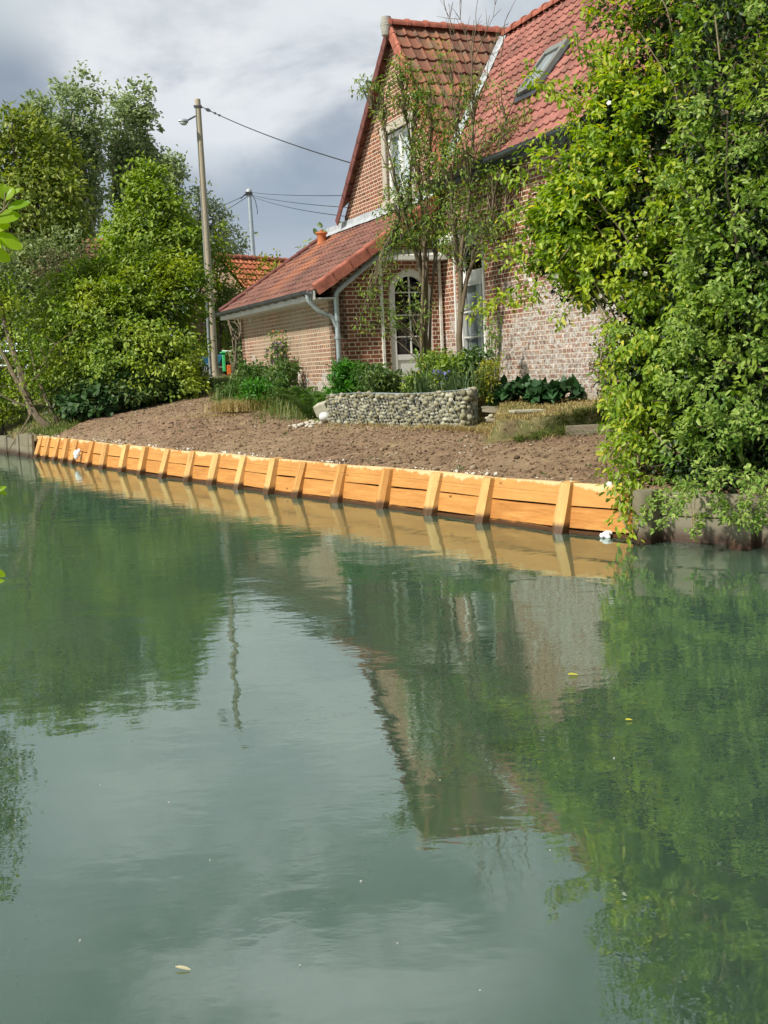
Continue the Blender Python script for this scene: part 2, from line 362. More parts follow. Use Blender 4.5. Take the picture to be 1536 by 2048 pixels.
M['bark'] = bark_mat('bark_grey_brown', (.10, .075, .05), (.24, .19, .13))
M['bark_pale'] = bark_mat('bark_pale', (.22, .20, .16), (.42, .38, .31))
M['bark_dark'] = bark_mat('bark_dark', (.05, .038, .028), (.13, .10, .07))
M['twig'] = bark_mat('twig_bark', (.20, .16, .10), (.36, .30, .19))
G = leaf_mat
M['lf_poplar'] = G('poplar_leaves', [(0, (.17, .23, .10)), (.5, (.29, .36, .17)), (1, (.44, .52, .28))], .38)
M['lf_walnut'] = G('walnut_leaves', [(0, (.09, .14, .022)), (.5, (.21, .27, .04)), (1, (.42, .46, .11))], .32)
M['lf_linden'] = G('linden_leaves', [(0, (.11, .19, .025)), (.5, (.23, .33, .045)), (1, (.40, .50, .10))], .34)
M['lf_willow'] = G('willow_leaves', [(0, (.26, .31, .19)), (1, (.42, .47, .31))], .4)
M['lf_hedge'] = G('hedge_leaves', [(0, (.07, .14, .018)), (.5, (.18, .28, .032)), (1, (.35, .45, .075))], .32, patch=(.7, (.42, .48, .045), .47, .65))
M['lf_hedge_dark'] = G('dark_hedge_leaves', [(0, (.04, .075, .018)), (.6, (.09, .15, .03)), (1, (.18, .24, .06))], .22)
M['lf_grey'] = G('grey_green_leaves', [(0, (.10, .15, .045)), (.5, (.20, .26, .085)), (1, (.34, .40, .18))], .3)
M['lf_rose'] = G('rose_leaves', [(0, (.10, .19, .02)), (.4, (.23, .35, .032)), (.88, (.41, .51, .065)), (1, (.66, .58, .08))], .38, patch=(.8, (.48, .54, .045), .52, .6))
M['lf_privet'] = G('privet_leaves', [(0, (.055, .125, .015)), (.55, (.13, .235, .028)), (1, (.33, .43, .10))], .28, .4, .3, patch=(.9, (.32, .42, .05), .46, .6))
M['lf_inner_shade'] = G('inner_shade_leaves', [(0, (.012, .03, .008)), (1, (.035, .065, .018))], .15)
M['lf_ash'] = G('slender_tree_leaves', [(0, (.08, .15, .03)), (.5, (.17, .27, .05)), (.95, (.33, .42, .08)), (1, (.48, .36, .06))], .38)
M['lf_ivy'] = G('ivy_leaves', [(0, (.022, .06, .018)), (.7, (.05, .11, .03)), (1, (.13, .20, .08))], .15, .5, .2)
M['lf_fern'] = G('fern_fronds', [(0, (.045, .11, .02)), (1, (.12, .21, .045))], .35)
M['lf_bright'] = G('bright_herb_leaves', [(0, (.04, .14, .015)), (1, (.10, .29, .035))], .35)
M['lf_iris'] = G('strap_leaves', [(0, (.07, .13, .05)), (1, (.17, .24, .10))], .3)
M['lf_yellow'] = G('yellow_green_leaves', [(0, (.16, .2, .02)), (1, (.42, .40, .05))], .35)
M['lf_bergenia'] = G('leathery_leaves', [(0, (.018, .06, .018)), (1, (.045, .115, .035))], .12, .5, .25)
M['lf_red'] = G('dark_red_leaves', [(0, (.10, .012, .02)), (1, (.22, .03, .045))], .25)
M['lf_grass'] = G('grass_blades', [(0, (.08, .13, .025)), (.6, (.15, .21, .045)), (1, (.36, .33, .12))], .3)
M['lf_straw'] = G('dry_grass_blades', [(0, (.30, .22, .08)), (.6, (.48, .38, .16)), (1, (.60, .52, .26))], .25)
M['lf_alder'] = G('alder_leaves', [(0, (.20, .36, .015)), (1, (.34, .46, .02))], .5, .4, .4)
M['petal_blue'] = G('blue_petals', [(0, (.13, .12, .40)), (1, (.25, .25, .60))], .3)
M['petal_purple'] = G('purple_petals', [(0, (.10, .03, .12)), (1, (.22, .09, .26))], .3)
M['petal_white'] = G('white_petals', [(0, (.70, .66, .62)), (1, (.85, .82, .80))], .3)
M['berry_orange'] = G('orange_buds', [(0, (.50, .12, .03)), (1, (.62, .28, .06))], .2)
M['dead_leaf'] = G('fallen_leaf', [(0, (.55, .50, .32)), (1, (.62, .55, .35))], .2)
M['yellow_leaf'] = G('yellow_fallen_leaf', [(0, (.62, .60, .05)), (1, (.7, .65, .08))], .2)

# ------------------------------------------------------------------ ground and water
BANK = np.array([(60, -24), (30, -8), (12, 3.2), (6.5, 7.5), (3.9, 9.35), (3.18, 9.86), (2.46, 10.41), (1.76, 11.2), (1.04, 12.23), (.5, 13.04), (-.07, 13.85),
                 (-.69, 14.7), (-1.28, 15.5), (-1.72, 16.15), (-2.30, 17.0), (-2.84, 17.82), (-3.36, 18.58), (-3.95, 19.42), (-4.51, 20.28), (-5.05, 21.08),
                 (-5.64, 21.95), (-6.15, 22.75), (-6.76, 23.75), (-7.42, 24.8), (-8.1, 25.84), (-8.9, 27.1), (-9.94, 28.7), (-11.5, 31.0), (-15, 36), (-22, 46), (-40, 70), (-90, 120)], float)
def bank_dist(x, y):
    """signed distance to the water line, positive on the house's side"""
    best = np.full(x.shape, 1e9); sg = np.ones(x.shape)
    for (ax, ay), (bx, by) in zip(BANK[:-1], BANK[1:]):
        dx, dy = bx-ax, by-ay; L = dx*dx+dy*dy; t = np.clip(((x-ax)*dx+(y-ay)*dy)/L, 0, 1)
        d = np.hypot(x-ax-t*dx, y-ay-t*dy); s = np.sign(dy*(x-ax)-dx*(y-ay))
        k = d < best; best = np.where(k, d, best); sg = np.where(k, s, sg)
    return best*sg
CP = []
for i, (x, y) in enumerate(BANK[4:27]):
    a = BANK[4+i-1]; b = BANK[4+i+1]; t = (b-a)/np.linalg.norm(b-a); n = np.array([t[1], -t[0]]); CP.append((x+n[0]*.2, y+n[1]*.2, .47))
CP += [(-.95, 18.8, .87), (.2, 17.4, .85), (1.45, 15.95, .84), (-.9, 20.3, .95), (-3.16, 26.3, 1.22), (-4.9, 34, 1.50), (-4.3, 29.5, 1.27), (-5.0, 30.5, 1.30),
       (-5.0, 24.0, .93), (-4.9, 22.6, .80), (-7.8, 27.2, .72), (-6.3, 28.5, 1.05), (-8.8, 29, .8), (-10, 31, .9), (1.9, 13.5, .76), (2.4, 14.3, .80), (2.9, 16.2, .88), (3.3, 16.6, .88), (4.5, 13.5, .85),
       (6, 10.5, .8), (6, 16, 1.0), (-5.3, 36, 1.6), (-10, 37, 1.75), (-16, 40, 1.8), (2, 30, 1.4), (10, 26, 1.3), (10, 12, 1.0), (0, 45, 1.7), (-25, 55, 1.9), (15, 50, 1.7), (-12.5, 34, 1.5)]
CP = np.array(CP)
def _phi(r): return np.where(r > 0, r*r*np.log(r+1e-9), 0)
_n = len(CP); _K = _phi(np.hypot(CP[:, 0][:, None]-CP[:, 0], CP[:, 1][:, None]-CP[:, 1])) + np.eye(_n)*.4
_P = np.c_[np.ones(_n), CP[:, :2]]; _A = np.block([[_K, _P], [_P.T, np.zeros((3, 3))]]); _w = np.linalg.solve(_A, np.r_[CP[:, 2], 0, 0, 0])
def sstep(a, b, x): t = np.clip((x-a)/(b-a), 0, 1); return t*t*(3-2*t)
def inpoly(x, y, P, soft=.12):
    """soft mask of a convex polygon given anticlockwise"""
    d = np.full(x.shape, 1e9)
    for (ax, ay), (bx, by) in zip(P, P[1:]+P[:1]):
        L = math.hypot(bx-ax, by-ay); d = np.minimum(d, ((bx-ax)*(y-ay)-(by-ay)*(x-ax))/L)
    return sstep(-soft, 0, d)
BED = [(-.93, 18.95), (.2, 17.62), (1.02, 16.62), (1.36, 16.8), (2.2, 18.2), (1.5, 21.4), (-.7, 20.6)]
TERR = [(1.58, 14.55), (1.75, 14.0), (2.7, 14.25), (4.2, 13.9), (6, 14), (6, 18), (2.4, 18.4), (1.75, 16.2)]
def raw_h(x, y):
    x = np.asarray(x, float); y = np.asarray(y, float)
    h = np.full(x.shape, _w[_n]); h = h + _w[_n+1]*x + _w[_n+2]*y
    for i in range(_n): h = h + _w[i]*_phi(np.hypot(x-CP[i, 0], y-CP[i, 1]))
    far = sstep(25, 60, np.hypot(x+2, y-22)); h = h*(1-far) + 1.9*far
    h = np.clip(h, .42, 2.2)
    h = np.maximum(h, 1.24*inpoly(x, y, BED)+h*(1-inpoly(x, y, BED)))
    h = np.maximum(h, h + .24*inpoly(x, y, TERR, .16)*(1-inpoly(x, y, BED, .3)))
    return h
def soil_mask(x, y):
    """1 where the earth is bare and raked"""
    b = bank_dist(x, y)
    m = sstep(0, .1, b)*sstep(-8.7, -8.3, x)
    lx = np.interp(y, [24.5, 27.0, 28.3, 30, 33], [-8.4, -7.75, -6.0, -4.72, -4.35])   # hedge foot
    lx = lx+.42
    m = m*sstep(lx-.05, lx+.25, x + .12*fbm(x, y, 3, 3, 5))
    m = m*(1-sstep(32.0, 33.2, y))
    m = m*(1-inpoly(x, y, TERR, .35))*(1-inpoly(x, y, BED, .1))
    gy = np.interp(x, [-3.75, -2.5, -.95, .2, 1.45, 2.1, 3.0], [26.6, 22.3, 18.75, 17.3, 15.7, 14.0, 13.7])  # foot of bed, planting and terrace
    return m*(1-sstep(0, .2, y-gy+.2*fbm(x, y, 2.5, 3, 8))*(x > -3.75))
def ground_h(x, y, clods=True):
    x = np.asarray(x, float); y = np.asarray(y, float); b = bank_dist(x, y); h = raw_h(x, y)
    k = sstep(.235, .275, b); near = sstep(1.9, .2, y)*(b < 0)
    s = soil_mask(x, y) if clods else 0
    rough = .030*fbm(x, y, 1.1, 3, 3) + s*(.036*fbm(x, y, 6.5, 4, 21, .68)) + (1-s)*.02*fbm(x, y, 3, 2, 4)
    edge = sstep(.1, .5, b)
    land = h + rough*(.35+.65*edge)
    bed = -1.1 + near*1.55
    return np.where(b > 0, bed*(1-k)+land*k, bed)
def gz(x, y): return float(ground_h(np.array([x]), np.array([y]), False)[0])
def G_hit(px, py, lo=6, hi=90):
    """where the sight line through a picture point meets the ground"""
    d = ray(px, py); ys = np.linspace(lo, hi, 1500); t = ys/d[1]; X = d[0]*t; Z = CAMZ+d[2]*t
    k = np.nonzero(Z < raw_h(X, ys))[0]
    i = k[0] if len(k) else len(ys)-1
    return np.array([X[i], ys[i], gz(X[i], ys[i])])

def axis(fine0, fine1, step, lo, hi, gr=1.12):
    a = list(np.arange(fine0, fine1+1e-6, step)); s = step; v = a[-1]
    while v < hi: s *= gr; v += s; a.append(v)
    s = step; v = a[0]; pre = []
    while v > lo: s *= gr; v -= s; pre.append(v)
    return np.array(pre[::-1]+a)
gxs = axis(-9.2, 4.0, .036, -900, 900); gys = axis(9.2, 27.5, .036, -400, 1600)
X, Y = np.meshgrid(gxs, gys); Zg = ground_h(X.ravel(), Y.ravel()).reshape(X.shape)
nx, ny = len(gxs), len(gys); idx = np.arange(nx*ny).reshape(ny, nx)
F = np.stack([idx[:-1, :-1], idx[:-1, 1:], idx[1:, 1:], idx[1:, :-1]], -1).reshape(-1, 4)
m, T = new_mat('ground'); at_ = T.n('ShaderNodeAttribute', {'attribute_name': 'soil'}).outputs['Fac']; p = T.n('ShaderNodeNewGeometry').outputs['Position']
f1 = T.noise(p, 3.2, 6, .65); f2 = T.mix(.5, T.noise(p, 28, 6, .78, .3), T.noise(p, 75, 4, .8))
soil = T.ramp(T.math('ADD', T.math('MULTIPLY', f1, .28), T.math('MULTIPLY', f2, .76)), [(.40, (.09, .060, .038)), (.495, (.195, .126, .080)), (.58, (.345, .23, .15)), (.70, (.50, .385, .27))])
soil = T.mix(T.mapr(T.noise(T.vmap(p, (1, 1, 1)), .55, 4, .6), .42, .62, 0, .5), soil, (.33, .245, .15))
straw = T.mapr(T.noise(T.vmap(p, (1, 1, 1), (4, 9, 0)), .9, 5, .65), .60, .72, 0, .6)
soil = T.mix(straw, soil, (.45, .36, .19))
dirt = T.mix(T.mapr(f1, .4, .6), (.13, .10, .06), (.26, .21, .11))
col = T.mix(at_, T.mix(T.mapr(T.noise(p, 1.4, 5, .6), .4, .6), dirt, (.10, .13, .035)), soil)
posz = T.n('ShaderNodeSeparateXYZ', None, Vector=p).outputs[2]
col = T.mix(T.mapr(posz, .0, .3, 1, 0), col, (.05, .045, .03))
finish(T, col, .95, T.math('ADD', f2, T.math('MULTIPLY', T.noise(p, 90, 4, .7), .5)), .02, 1.0, .1)
g = mesh_np('ground', np.c_[X.ravel(), Y.ravel(), Zg.ravel()], F, m, None, True); tag(g, 'raked brown earth and grassy banks beside the water', 'ground', None, 'structure')
a = g.data.attributes.new('soil', 'FLOAT', 'POINT'); a.data.foreach_set('value', soil_mask(X.ravel(), Y.ravel()).astype(np.float32))

m, T = new_mat('river_water'); p = T.n('ShaderNodeNewGeometry').outputs['Position']
nA = T.noise(T.vmap(p, (1, 1.5, 1), (0, 0, 0), (0, 0, .4)), 1.5, 3, .45, .4)
nB = T.noise(T.vmap(p, (1, 1.7, 1), (3, 1, 0), (0, 0, -.2)), 6.5, 3, .55, .3)
calm = T.mapr(T.noise(T.vmap(p, (1, 1, 1), (8, 2, 0)), .22, 2, .5), .35, .65, .25, 1.0, True)
hh = T.math('ADD', T.math('MULTIPLY', nA, 1.0), T.math('MULTIPLY', T.math('MULTIPLY', nB, calm), .30))
py_ = T.n('ShaderNodeSeparateXYZ', None, Vector=p).outputs[1]
hh = T.math('MULTIPLY', hh, T.mapr(py_, 2.5, 10.0, .45, 1.0, True))
bmp = T.n('ShaderNodeBump', None, Height=hh, Distance=.0052, Strength=1.0)
pos2 = T.noise(p, .35, 3, .5)
body = T.mix(T.mapr(pos2, .3, .7), (.036, .066, .041), (.044, .076, .049))
dif = T.n('ShaderNodeSubsurfaceScattering', None, Color=body, Scale=1.0); dif.inputs['Radius'].default_value = (1.1, 1.5, 1.1)
glo = T.n('ShaderNodeBsdfGlossy', None, Roughness=.004); glo.inputs[0].default_value = (.90, 1.0, .945, 1); T.L.new(bmp.outputs[0], glo.inputs['Normal'])
fr = T.n('ShaderNodeFresnel', None, IOR=3.6); T.L.new(bmp.outputs[0], fr.inputs['Normal'])
ms = T.n('ShaderNodeMixShader', None, Fac=fr.outputs[0]); T.L.new(dif.outputs[0], ms.inputs[1]); T.L.new(glo.outputs[0], ms.inputs[2])
T.L.new(ms.outputs[0], T.n('ShaderNodeOutputMaterial').inputs[0])
M['water'] = m
wt = mesh_np('water', [(-140, -40, 0), (90, -40, 0), (90, 130, 0), (-140, 130, 0)], [(0, 1, 2, 3)], m); tag(wt, 'green still river water', 'water', None, 'structure')

# clods and small stones on the raked soil
def ico(sub=1):
    bm = bmesh.new(); bmesh.ops.create_icosphere(bm, subdivisions=sub, radius=1); V = np.array([v.co for v in bm.verts]); F = np.array([[v.index for v in f.verts] for f in bm.faces]); bm.free(); return V, F
IV, IF = ico(1)
def rocks(C, S, flat=.7, jit=.22, base=(IV, IF)):
    V0, F0 = base; n = len(C); J = RNG.normal(0, jit, (n, len(V0), 1))
    ang = RNG.random(n)*6.28; ca, sa = np.cos(ang)[:, None], np.sin(ang)[:, None]
    sc = 1+RNG.uniform(-.3, .35, (n, 3)); V = V0[None]*(1+J)*sc[:, None, :]*S[:, None, None]; V[:, :, 2] *= flat
    V = np.stack([V[:, :, 0]*ca-V[:, :, 1]*sa, V[:, :, 0]*sa+V[:, :, 1]*ca, V[:, :, 2]], -1)
    V += C[:, None, :]; F = F0[None]+(np.arange(n)*len(V0))[:, None, None]
    return V.reshape(-1, 3), F.reshape(-1, F0.shape[1])
m, T = new_mat('soil_clods'); ri = T.n('ShaderNodeNewGeometry').outputs['Random Per Island']; p = T.n('ShaderNodeNewGeometry').outputs['Position']
c = T.ramp(ri, [(0, (.09, .062, .040)), (.55, (.215, .148, .092)), (.93, (.37, .27, .175)), (.975, (.40, .33, .25)), (1, (.62, .58, .50))])
finish(T, T.mix(T.mapr(T.noise(p, 60, 3), .3, .7, 0, .5), c, (.10, .065, .045)), .95, T.noise(p, 120, 3), .004, 1, .1)
n = 110000; xs = RNG.uniform(-9, 4.2, n); ys = RNG.uniform(9.4, 32, n); k = (RNG.random(n) < soil_mask(xs, ys)*np.clip(14/ys, .35, 1)) & (bank_dist(xs, ys) > .16); xs, ys = xs[k], ys[k]
sz = np.clip(RNG.lognormal(-4.6, .5, len(xs)), .004, .034)
V, F = rocks(np.c_[xs, ys, ground_h(xs, ys)+sz*.15], sz)
cl = mesh_np('soil_clods', V, F, m); tag(cl, 'crumbled brown clods lying all over the raked earth', 'soil clods', None, 'stuff')

# pale chalk rubble right behind the timber edge
def bank_point(s_frac_i, t, off_n):
    a, b = BANK[s_frac_i], BANK[s_frac_i+1]; q = a+(b-a)*t; d = (b-a)/np.linalg.norm(b-a); n = np.array([d[1], -d[0]]); return q+n*off_n
C = []
for _ in range(900):
    i = random.choice(range(7, 25)); q = bank_point(i, random.random(), random.uniform(.24, .24+abs(random.gauss(0, .12))))
    if fbm(np.array([q[0]]), np.array([q[1]]), 1.3, 2, 44)[0] > -.12: C.append((q[0], q[1], 0))
C = np.array(C); C[:, 2] = ground_h(C[:, 0], C[:, 1])+.006
V, F = rocks(C, np.clip(RNG.lognormal(-4.4, .5, len(C)), .006, .032))
tag(mesh_np('chalk_rubble', V, F, simple('chalk_rubble', (.58, .54, .46), .9, .2, 0, 30, .25)), 'pale stone chips strewn behind the orange timber edging', 'stone chips', None, 'stuff')

# ------------------------------------------------------------------ timber river wall
rw = thing('timber_retaining_wall', 'long new orange timber wall with leaning posts between the water and raked earth', 'retaining wall', (1.76, 11.2, 0))
def bank_n(q):
    d = 1e9
    for a, b in zip(BANK[:-1], BANK[1:]):
        t = np.clip(np.dot(q-a, b-a)/np.dot(b-a, b-a), 0, 1); e = np.linalg.norm(q-a-t*(b-a))
        if e < d: d = e; tt = (b-a)/np.linalg.norm(b-a); r = tt
    return r, np.array([r[1], -r[0]])
POSTS = [tuple(p) for p in BANK[7:25]]
POSTS = [(1.76, 11.2), (1.04, 12.23), (.5, 13.04), (-.07, 13.85), (-.69, 14.7), (-1.28, 15.5), (-1.74, 16.12), (-2.30, 17.0), (-2.84, 17.82), (-3.36, 18.58),
         (-3.95, 19.42), (-4.51, 20.28), (-5.05, 21.08), (-5.64, 21.95), (-6.13, 22.72), (-6.72, 23.65), (-7.05, 24.22), (-7.45, 24.86), (-7.85, 25.48), (-8.22, 26.05)]
rp = random.Random(5)
def post(q, w, dep, h, name, mat, parent, lean=.21, sink=-.5, twist=0, lat=0):
    q = np.array(q, float); t, n = bank_n(q); q = q+n*.0
    t3 = np.array([t[0], t[1], 0]); n3 = np.array([n[0], n[1], 0]); up = n3*(lean/.5)+t3*lat+np.array([0, 0, 1])
    mb = MB(); V = []; zs = [sink, 0, .15, .3, h-.02, h]
    for i, z in enumerate(zs):
        c = np.array([q[0], q[1], 0])+up*z; k = 1+.05*math.sin(z*9+q[0]*7); kk = .93 if i == 5 else 1
        for a, b in ((-.5, .06), (-.14+.1*twist, -.20), (.02+.1*twist, -.22), (.5, .05), (.5, 1), (-.5, 1)):
            V.append(c + t3*a*w*k*kk + n3*(b*dep+twist*a*.03))
    F = [(i*6+j, i*6+(j+1) % 6, (i+1)*6+(j+1) % 6, (i+1)*6+j) for i in range(5) for j in range(6)] + [tuple(range(30, 36)), tuple(range(5, -1, -1))]
    per = [0, .02, w, w+.02, w+dep, 2*w+dep, 2*w+2*dep]
    # UV: grain runs along the post
    loops = []; 
    for f in F[:-2]:
        for v in f: r_, c_ = divmod(v, 6); loops.append((zs[r_]*1.0, per[c_]))
    # fix the seam
    li = 0
    for i in range(5):
        for j in range(6):
            if j == 5: loops[li+1] = (loops[li+1][0], per[6]); loops[li+2] = (loops[li+2][0], per[6])
            li += 4
    for f in F[-2:]:
        for v in f: loops.append((per[v % 6], .3))
    o = mesh_np(name, V, F, mat, parent, False, loops); return o
for i, q in enumerate(POSTS):
    w = rp.uniform(.135, .175) if i < 12 else rp.uniform(.15, .19)
    post(q, w, .16, .5+rp.uniform(-.012, .018), 'post', M['wood_post'], rw, (.165+rp.uniform(-.02, .02)), twist=rp.uniform(-1, 1), lat=rp.uniform(-.03, .04))
# boards: two wide ones and a wet lower one, in lengths of about three bays
line = [np.array((2.36, 10.55))]+[np.array(p) for p in POSTS]+[np.array((-8.42, 26.35))]
def board(i0, i1, z0, z1, d0, d1, name='board', mat=None, parent=None, th=.05, wav=.006, seed=0):
    pts = line[i0:i1+1]; P = []; S = [0]
    for a, b in zip(pts[:-1], pts[1:]):
        nn = max(2, int(np.linalg.norm(b-a)/.15))
        for k in range(nn): P.append(a+(b-a)*k/nn)
    P.append(pts[-1]); P = np.array(P)
    for a, b in zip(P[:-1], P[1:]): S.append(S[-1]+np.linalg.norm(b-a))
    V = []; rr = random.Random(seed); ph = rr.random()*9
    for q, s in zip(P, S):
        t, n = bank_n(q); e = .004; n3 = np.array([n[0], n[1], 0])
        ww = wav*math.sin(s*1.7+ph)+wav*.5*math.sin(s*4.1+ph*2)
        for (dd, z) in ((d0, z0+ww*.6), (d1, z1+ww), (d1+th, z1+ww), (d0+th, z0+ww*.6)): V.append((q[0]+n[0]*dd, q[1]+n[1]*dd, z))
    m_ = len(P); F = [(i*4+j, i*4+(j+1) % 4, (i+1)*4+(j+1) % 4, (i+1)*4+j) for i in range(m_-1) for j in range(4)]+[(3, 2, 1, 0), tuple((m_-1)*4+j for j in range(4))]
    hh = z1-z0; pv = [0, hh, hh+th, 2*hh+th, 2*hh+2*th]; loops = []
    for i in range(m_-1):
        for j in range(4): loops += [(S[i], pv[j]), (S[i], pv[j+1]), (S[i+1], pv[j+1]), (S[i+1], pv[j])]
    loops += [(0, 0)]*8
    return mesh_np(name, V, F, mat, parent, False, loops)
cuts = [0, 3, 6, 9, 12, 15, 18, 21]
for k, (a, b) in enumerate(zip(cuts[:-1], cuts[1:])):
    b = min(b, len(line)-1)
    board(a, b, .275, .495+random.uniform(-.006, .006), .165, .225, 'board', M['wood_new'], rw, seed=k)
cuts = [0, 2, 5, 8, 11, 14, 17, 21]
for k, (a, b) in enumerate(zip(cuts[:-1], cuts[1:])):
    b = min(b, len(line)-1)
    board(a, b, .050, .257, .118, .16, 'board', M['wood_new'], rw, seed=20+k)
    board(a, b, -.6, .036, .088, .105, 'board', M['wood_new'], rw, seed=40+k)
# a strand of wire stapled across the posts
mb = MB(); mb.tube([(q[0]+bank_n(np.array(q))[1][0]*(.165-.02-.01)-.0, q[1]+bank_n(np.array(q))[1][1]*.135, .40) for q in POSTS[:14]], .0013, 4); mb.build('wire', M['cable'], rw)

old = thing('old_timber_wall', 'weathered grey timber bank wall with mossy boards under the overhanging bush', 'retaining wall', (2.46, 10.41, 0))
post((2.44, 10.36), .19, .22, .50, 'post', M['wood_old'], old, .03)
post((3.20, 9.80), .20, .20, .38, 'post', M['wood_old_dark'], old, .02)
post((4.15, 9.1), .2, .2, .42, 'post', M['wood_old_dark'], old, .02)
line = [np.array(p) for p in [(2.50, 10.42), (3.18, 9.9), (3.9, 9.35), (5.2, 8.45), (6.5, 7.5), (12, 3.2)]]
board(0, 5, .25, .47, .13, .15, 'board', M['wood_old'], old, .06, .012, 3)
board(0, 5, -.5, .235, .10, .13, 'board', M['wood_old_dark'], old, .06, .012, 4)
old2 = thing('grey_timber_wall', 'short weathered grey timber wall beyond the far end of the orange boards', 'retaining wall', (-8.5, 26.5, 0))
line = [np.array(p) for p in [(-8.3, 26.15), (-8.9, 27.1), (-9.94, 28.7), (-11.5, 31.0), (-15, 36)]]
board(0, 1, .28, .55, .02, .03, 'board', M['wood_old'], old2, .06, .01, 7); board(0, 1, -.5, .27, .0, .02, 'board', M['wood_old'], old2, .06, .01, 8)
board(1, 4, -.5, .42, .0, .04, 'board', M['wood_old_dark'], old2, .06, .03, 9)
for q, h in (((-8.5, 26.45), .58), ((-8.98, 27.2), .5), ((-9.6, 28.15), .46), ((-10.3, 29.2), .45)): post(q, .17, .12, h, 'post', M['wood_old'] if h > .5 else M['wood_old_dark'], old2, .02)

# ------------------------------------------------------------------ the brick house
TH = R(22); HU = np.array([-math.sin(TH), math.cos(TH), 0]); HV = np.array([math.cos(TH), math.sin(TH), 0]); UP = np.array([0, 0, 1.])
HA = np.array([-.76, 20.4, 0]); WX = 2.25                       # near corner of the lean-to; depth of the lean-to
def HS(s, v, z): return HA + HU*s + HV*v + UP*z               # s along the long wall (away), v inwards, z up
house = thing('brick_house', 'large red brick house with steep red tiled roofs and a lean-to end', 'house', tuple(HA))

def wall(name, org, da, poly, mat, holes=(), depth=.25, inward=None, reveal_mat=None, parent=house, hole_depth=.14):
    """flat wall from a polygon in (a, z); openings are cut and given reveals"""
    org = np.array(org, float); P3 = lambda a, z, k=0: org+np.array(da)*a+UP*z+np.array(inward)*k
    loops = [[Vector((a, z, 0)) for a, z in poly]]+[[Vector((a, z, 0)) for a, z in h] for h in holes]
    flat = [(v.x, v.y) for l in loops for v in l]
    mb = MB()
    for t in tessellate_polygon(loops):
        q = [flat[i] for i in t]; pts = [P3(*c) for c in q]
        nrm = np.cross(pts[1]-pts[0], pts[2]-pts[0])
        if np.dot(nrm, inward) > 0: q = q[::-1]; pts = pts[::-1]
        mb.add(pts, [(0, 1, 2)], q)
    for l, kk in [(poly, depth)]+[(h, hole_depth) for h in holes]:
        acc = 0
        for (a0, z0), (a1, z1) in zip(l, l[1:]+l[:1]):
            d = math.hypot(a1-a0, z1-z0); uvs = [(a0+z0*0, z0), (a1, z1), (a1+kk*(z1 != z0), z1), (a0+kk*(z1 != z0), z0)]
            mb.add([P3(a0, z0), P3(a1, z1), P3(a1, z1, kk), P3(a0, z0, kk)], [(0, 1, 2, 3)], uvs)
    return mb.build(name, mat, parent)

def arch(a0, a1, z0, zs, n=10, rise=None):
    """opening outline with a round head; zs = springing height"""
    r = (a1-a0)/2; rise = rise or r; c = (a0+a1)/2
    return [(a0, z0), (a1, z0)]+[(c+r*math.cos(math.pi*k/n), zs+rise*math.sin(math.pi*k/n)) for k in range(n+1)]

EXT_L = 6.45; ZR0, KR = 3.46, .645                              # lean-to roof underside: z = ZR0 + KR*v
# lean-to: side wall facing the water, end wall with the arched window, far end
wall('wall', HS(0, 0, 0), HU, [(0, .2), (EXT_L, .2), (EXT_L, 3.36), (0, 3.36)], M['brick_side'], inward=HV)
WIN_L = arch(1.12, 2.0, 1.15, 3.12)
wall('wall', HS(0, 0, 0), HV, [(0, .2), (WX, .2), (WX, ZR0+KR*WX-.05), (0, ZR0-.05)], M['brick_front'], [WIN_L], inward=HU, hole_depth=.12)
wall('wall', HS(EXT_L, 0, 0), HV, [(0, .2), (WX+.4, .2), (WX+.4, ZR0+KR*WX-.05), (0, ZR0-.05)], M['brick_front'], inward=-HU)
# main long wall with the gable in the same plane
SR = -6.6; SA, ZA = 1.74, 8.40; SL, ZL = 5.12, 5.20; SG, ZG = -.57, 5.28
main_poly = [(SR, .2), (SL, .2), (SL, ZL), (SA, ZA), (SG, ZG), (SR, ZG-.02)]
WIN_G = [(1.25, 4.98+.2), (2.52, 4.98+.2), (2.52, 6.50), (1.25, 6.50)]
WIN_R = arch(-1.62, -.60, 1.2, 3.55, rise=.42)
wall('wall', HS(0, WX, 0), HU, main_poly, M['brick_main'], [WIN_R, WIN_G], inward=HV, hole_depth=.16)
wall('wall', HS(SR, WX, 0), HV, [(0, .2), (5.4, .2), (5.4, 5.2), (2.6, 8.3), (0, 5.2)], M['brick_gable'], inward=HU)
wall('wall', HS(SL, WX, 0), HV, [(0, .2), (5.4, .2), (5.4, 5.2), (0, 5.2)], M['brick_gable'], inward=-HU)
wall('wall', HS(0, WX+5.4, 0), HU, [(SR, .2), (SL, .2), (SL, 5.3), (SR, 5.3)], M['brick_gable'], inward=-HV)
# near-black floors and partitions added inside to keep the rooms dark and block light
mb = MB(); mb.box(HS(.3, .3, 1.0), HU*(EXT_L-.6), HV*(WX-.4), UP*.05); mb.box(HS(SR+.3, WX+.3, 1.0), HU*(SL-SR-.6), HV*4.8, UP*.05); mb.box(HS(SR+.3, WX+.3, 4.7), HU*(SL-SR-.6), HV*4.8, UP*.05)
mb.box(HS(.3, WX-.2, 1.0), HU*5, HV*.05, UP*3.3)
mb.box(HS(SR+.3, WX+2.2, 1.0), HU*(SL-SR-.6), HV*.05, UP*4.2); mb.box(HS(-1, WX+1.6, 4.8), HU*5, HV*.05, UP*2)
mb.build('dark_backing', M['dark_room'], house)

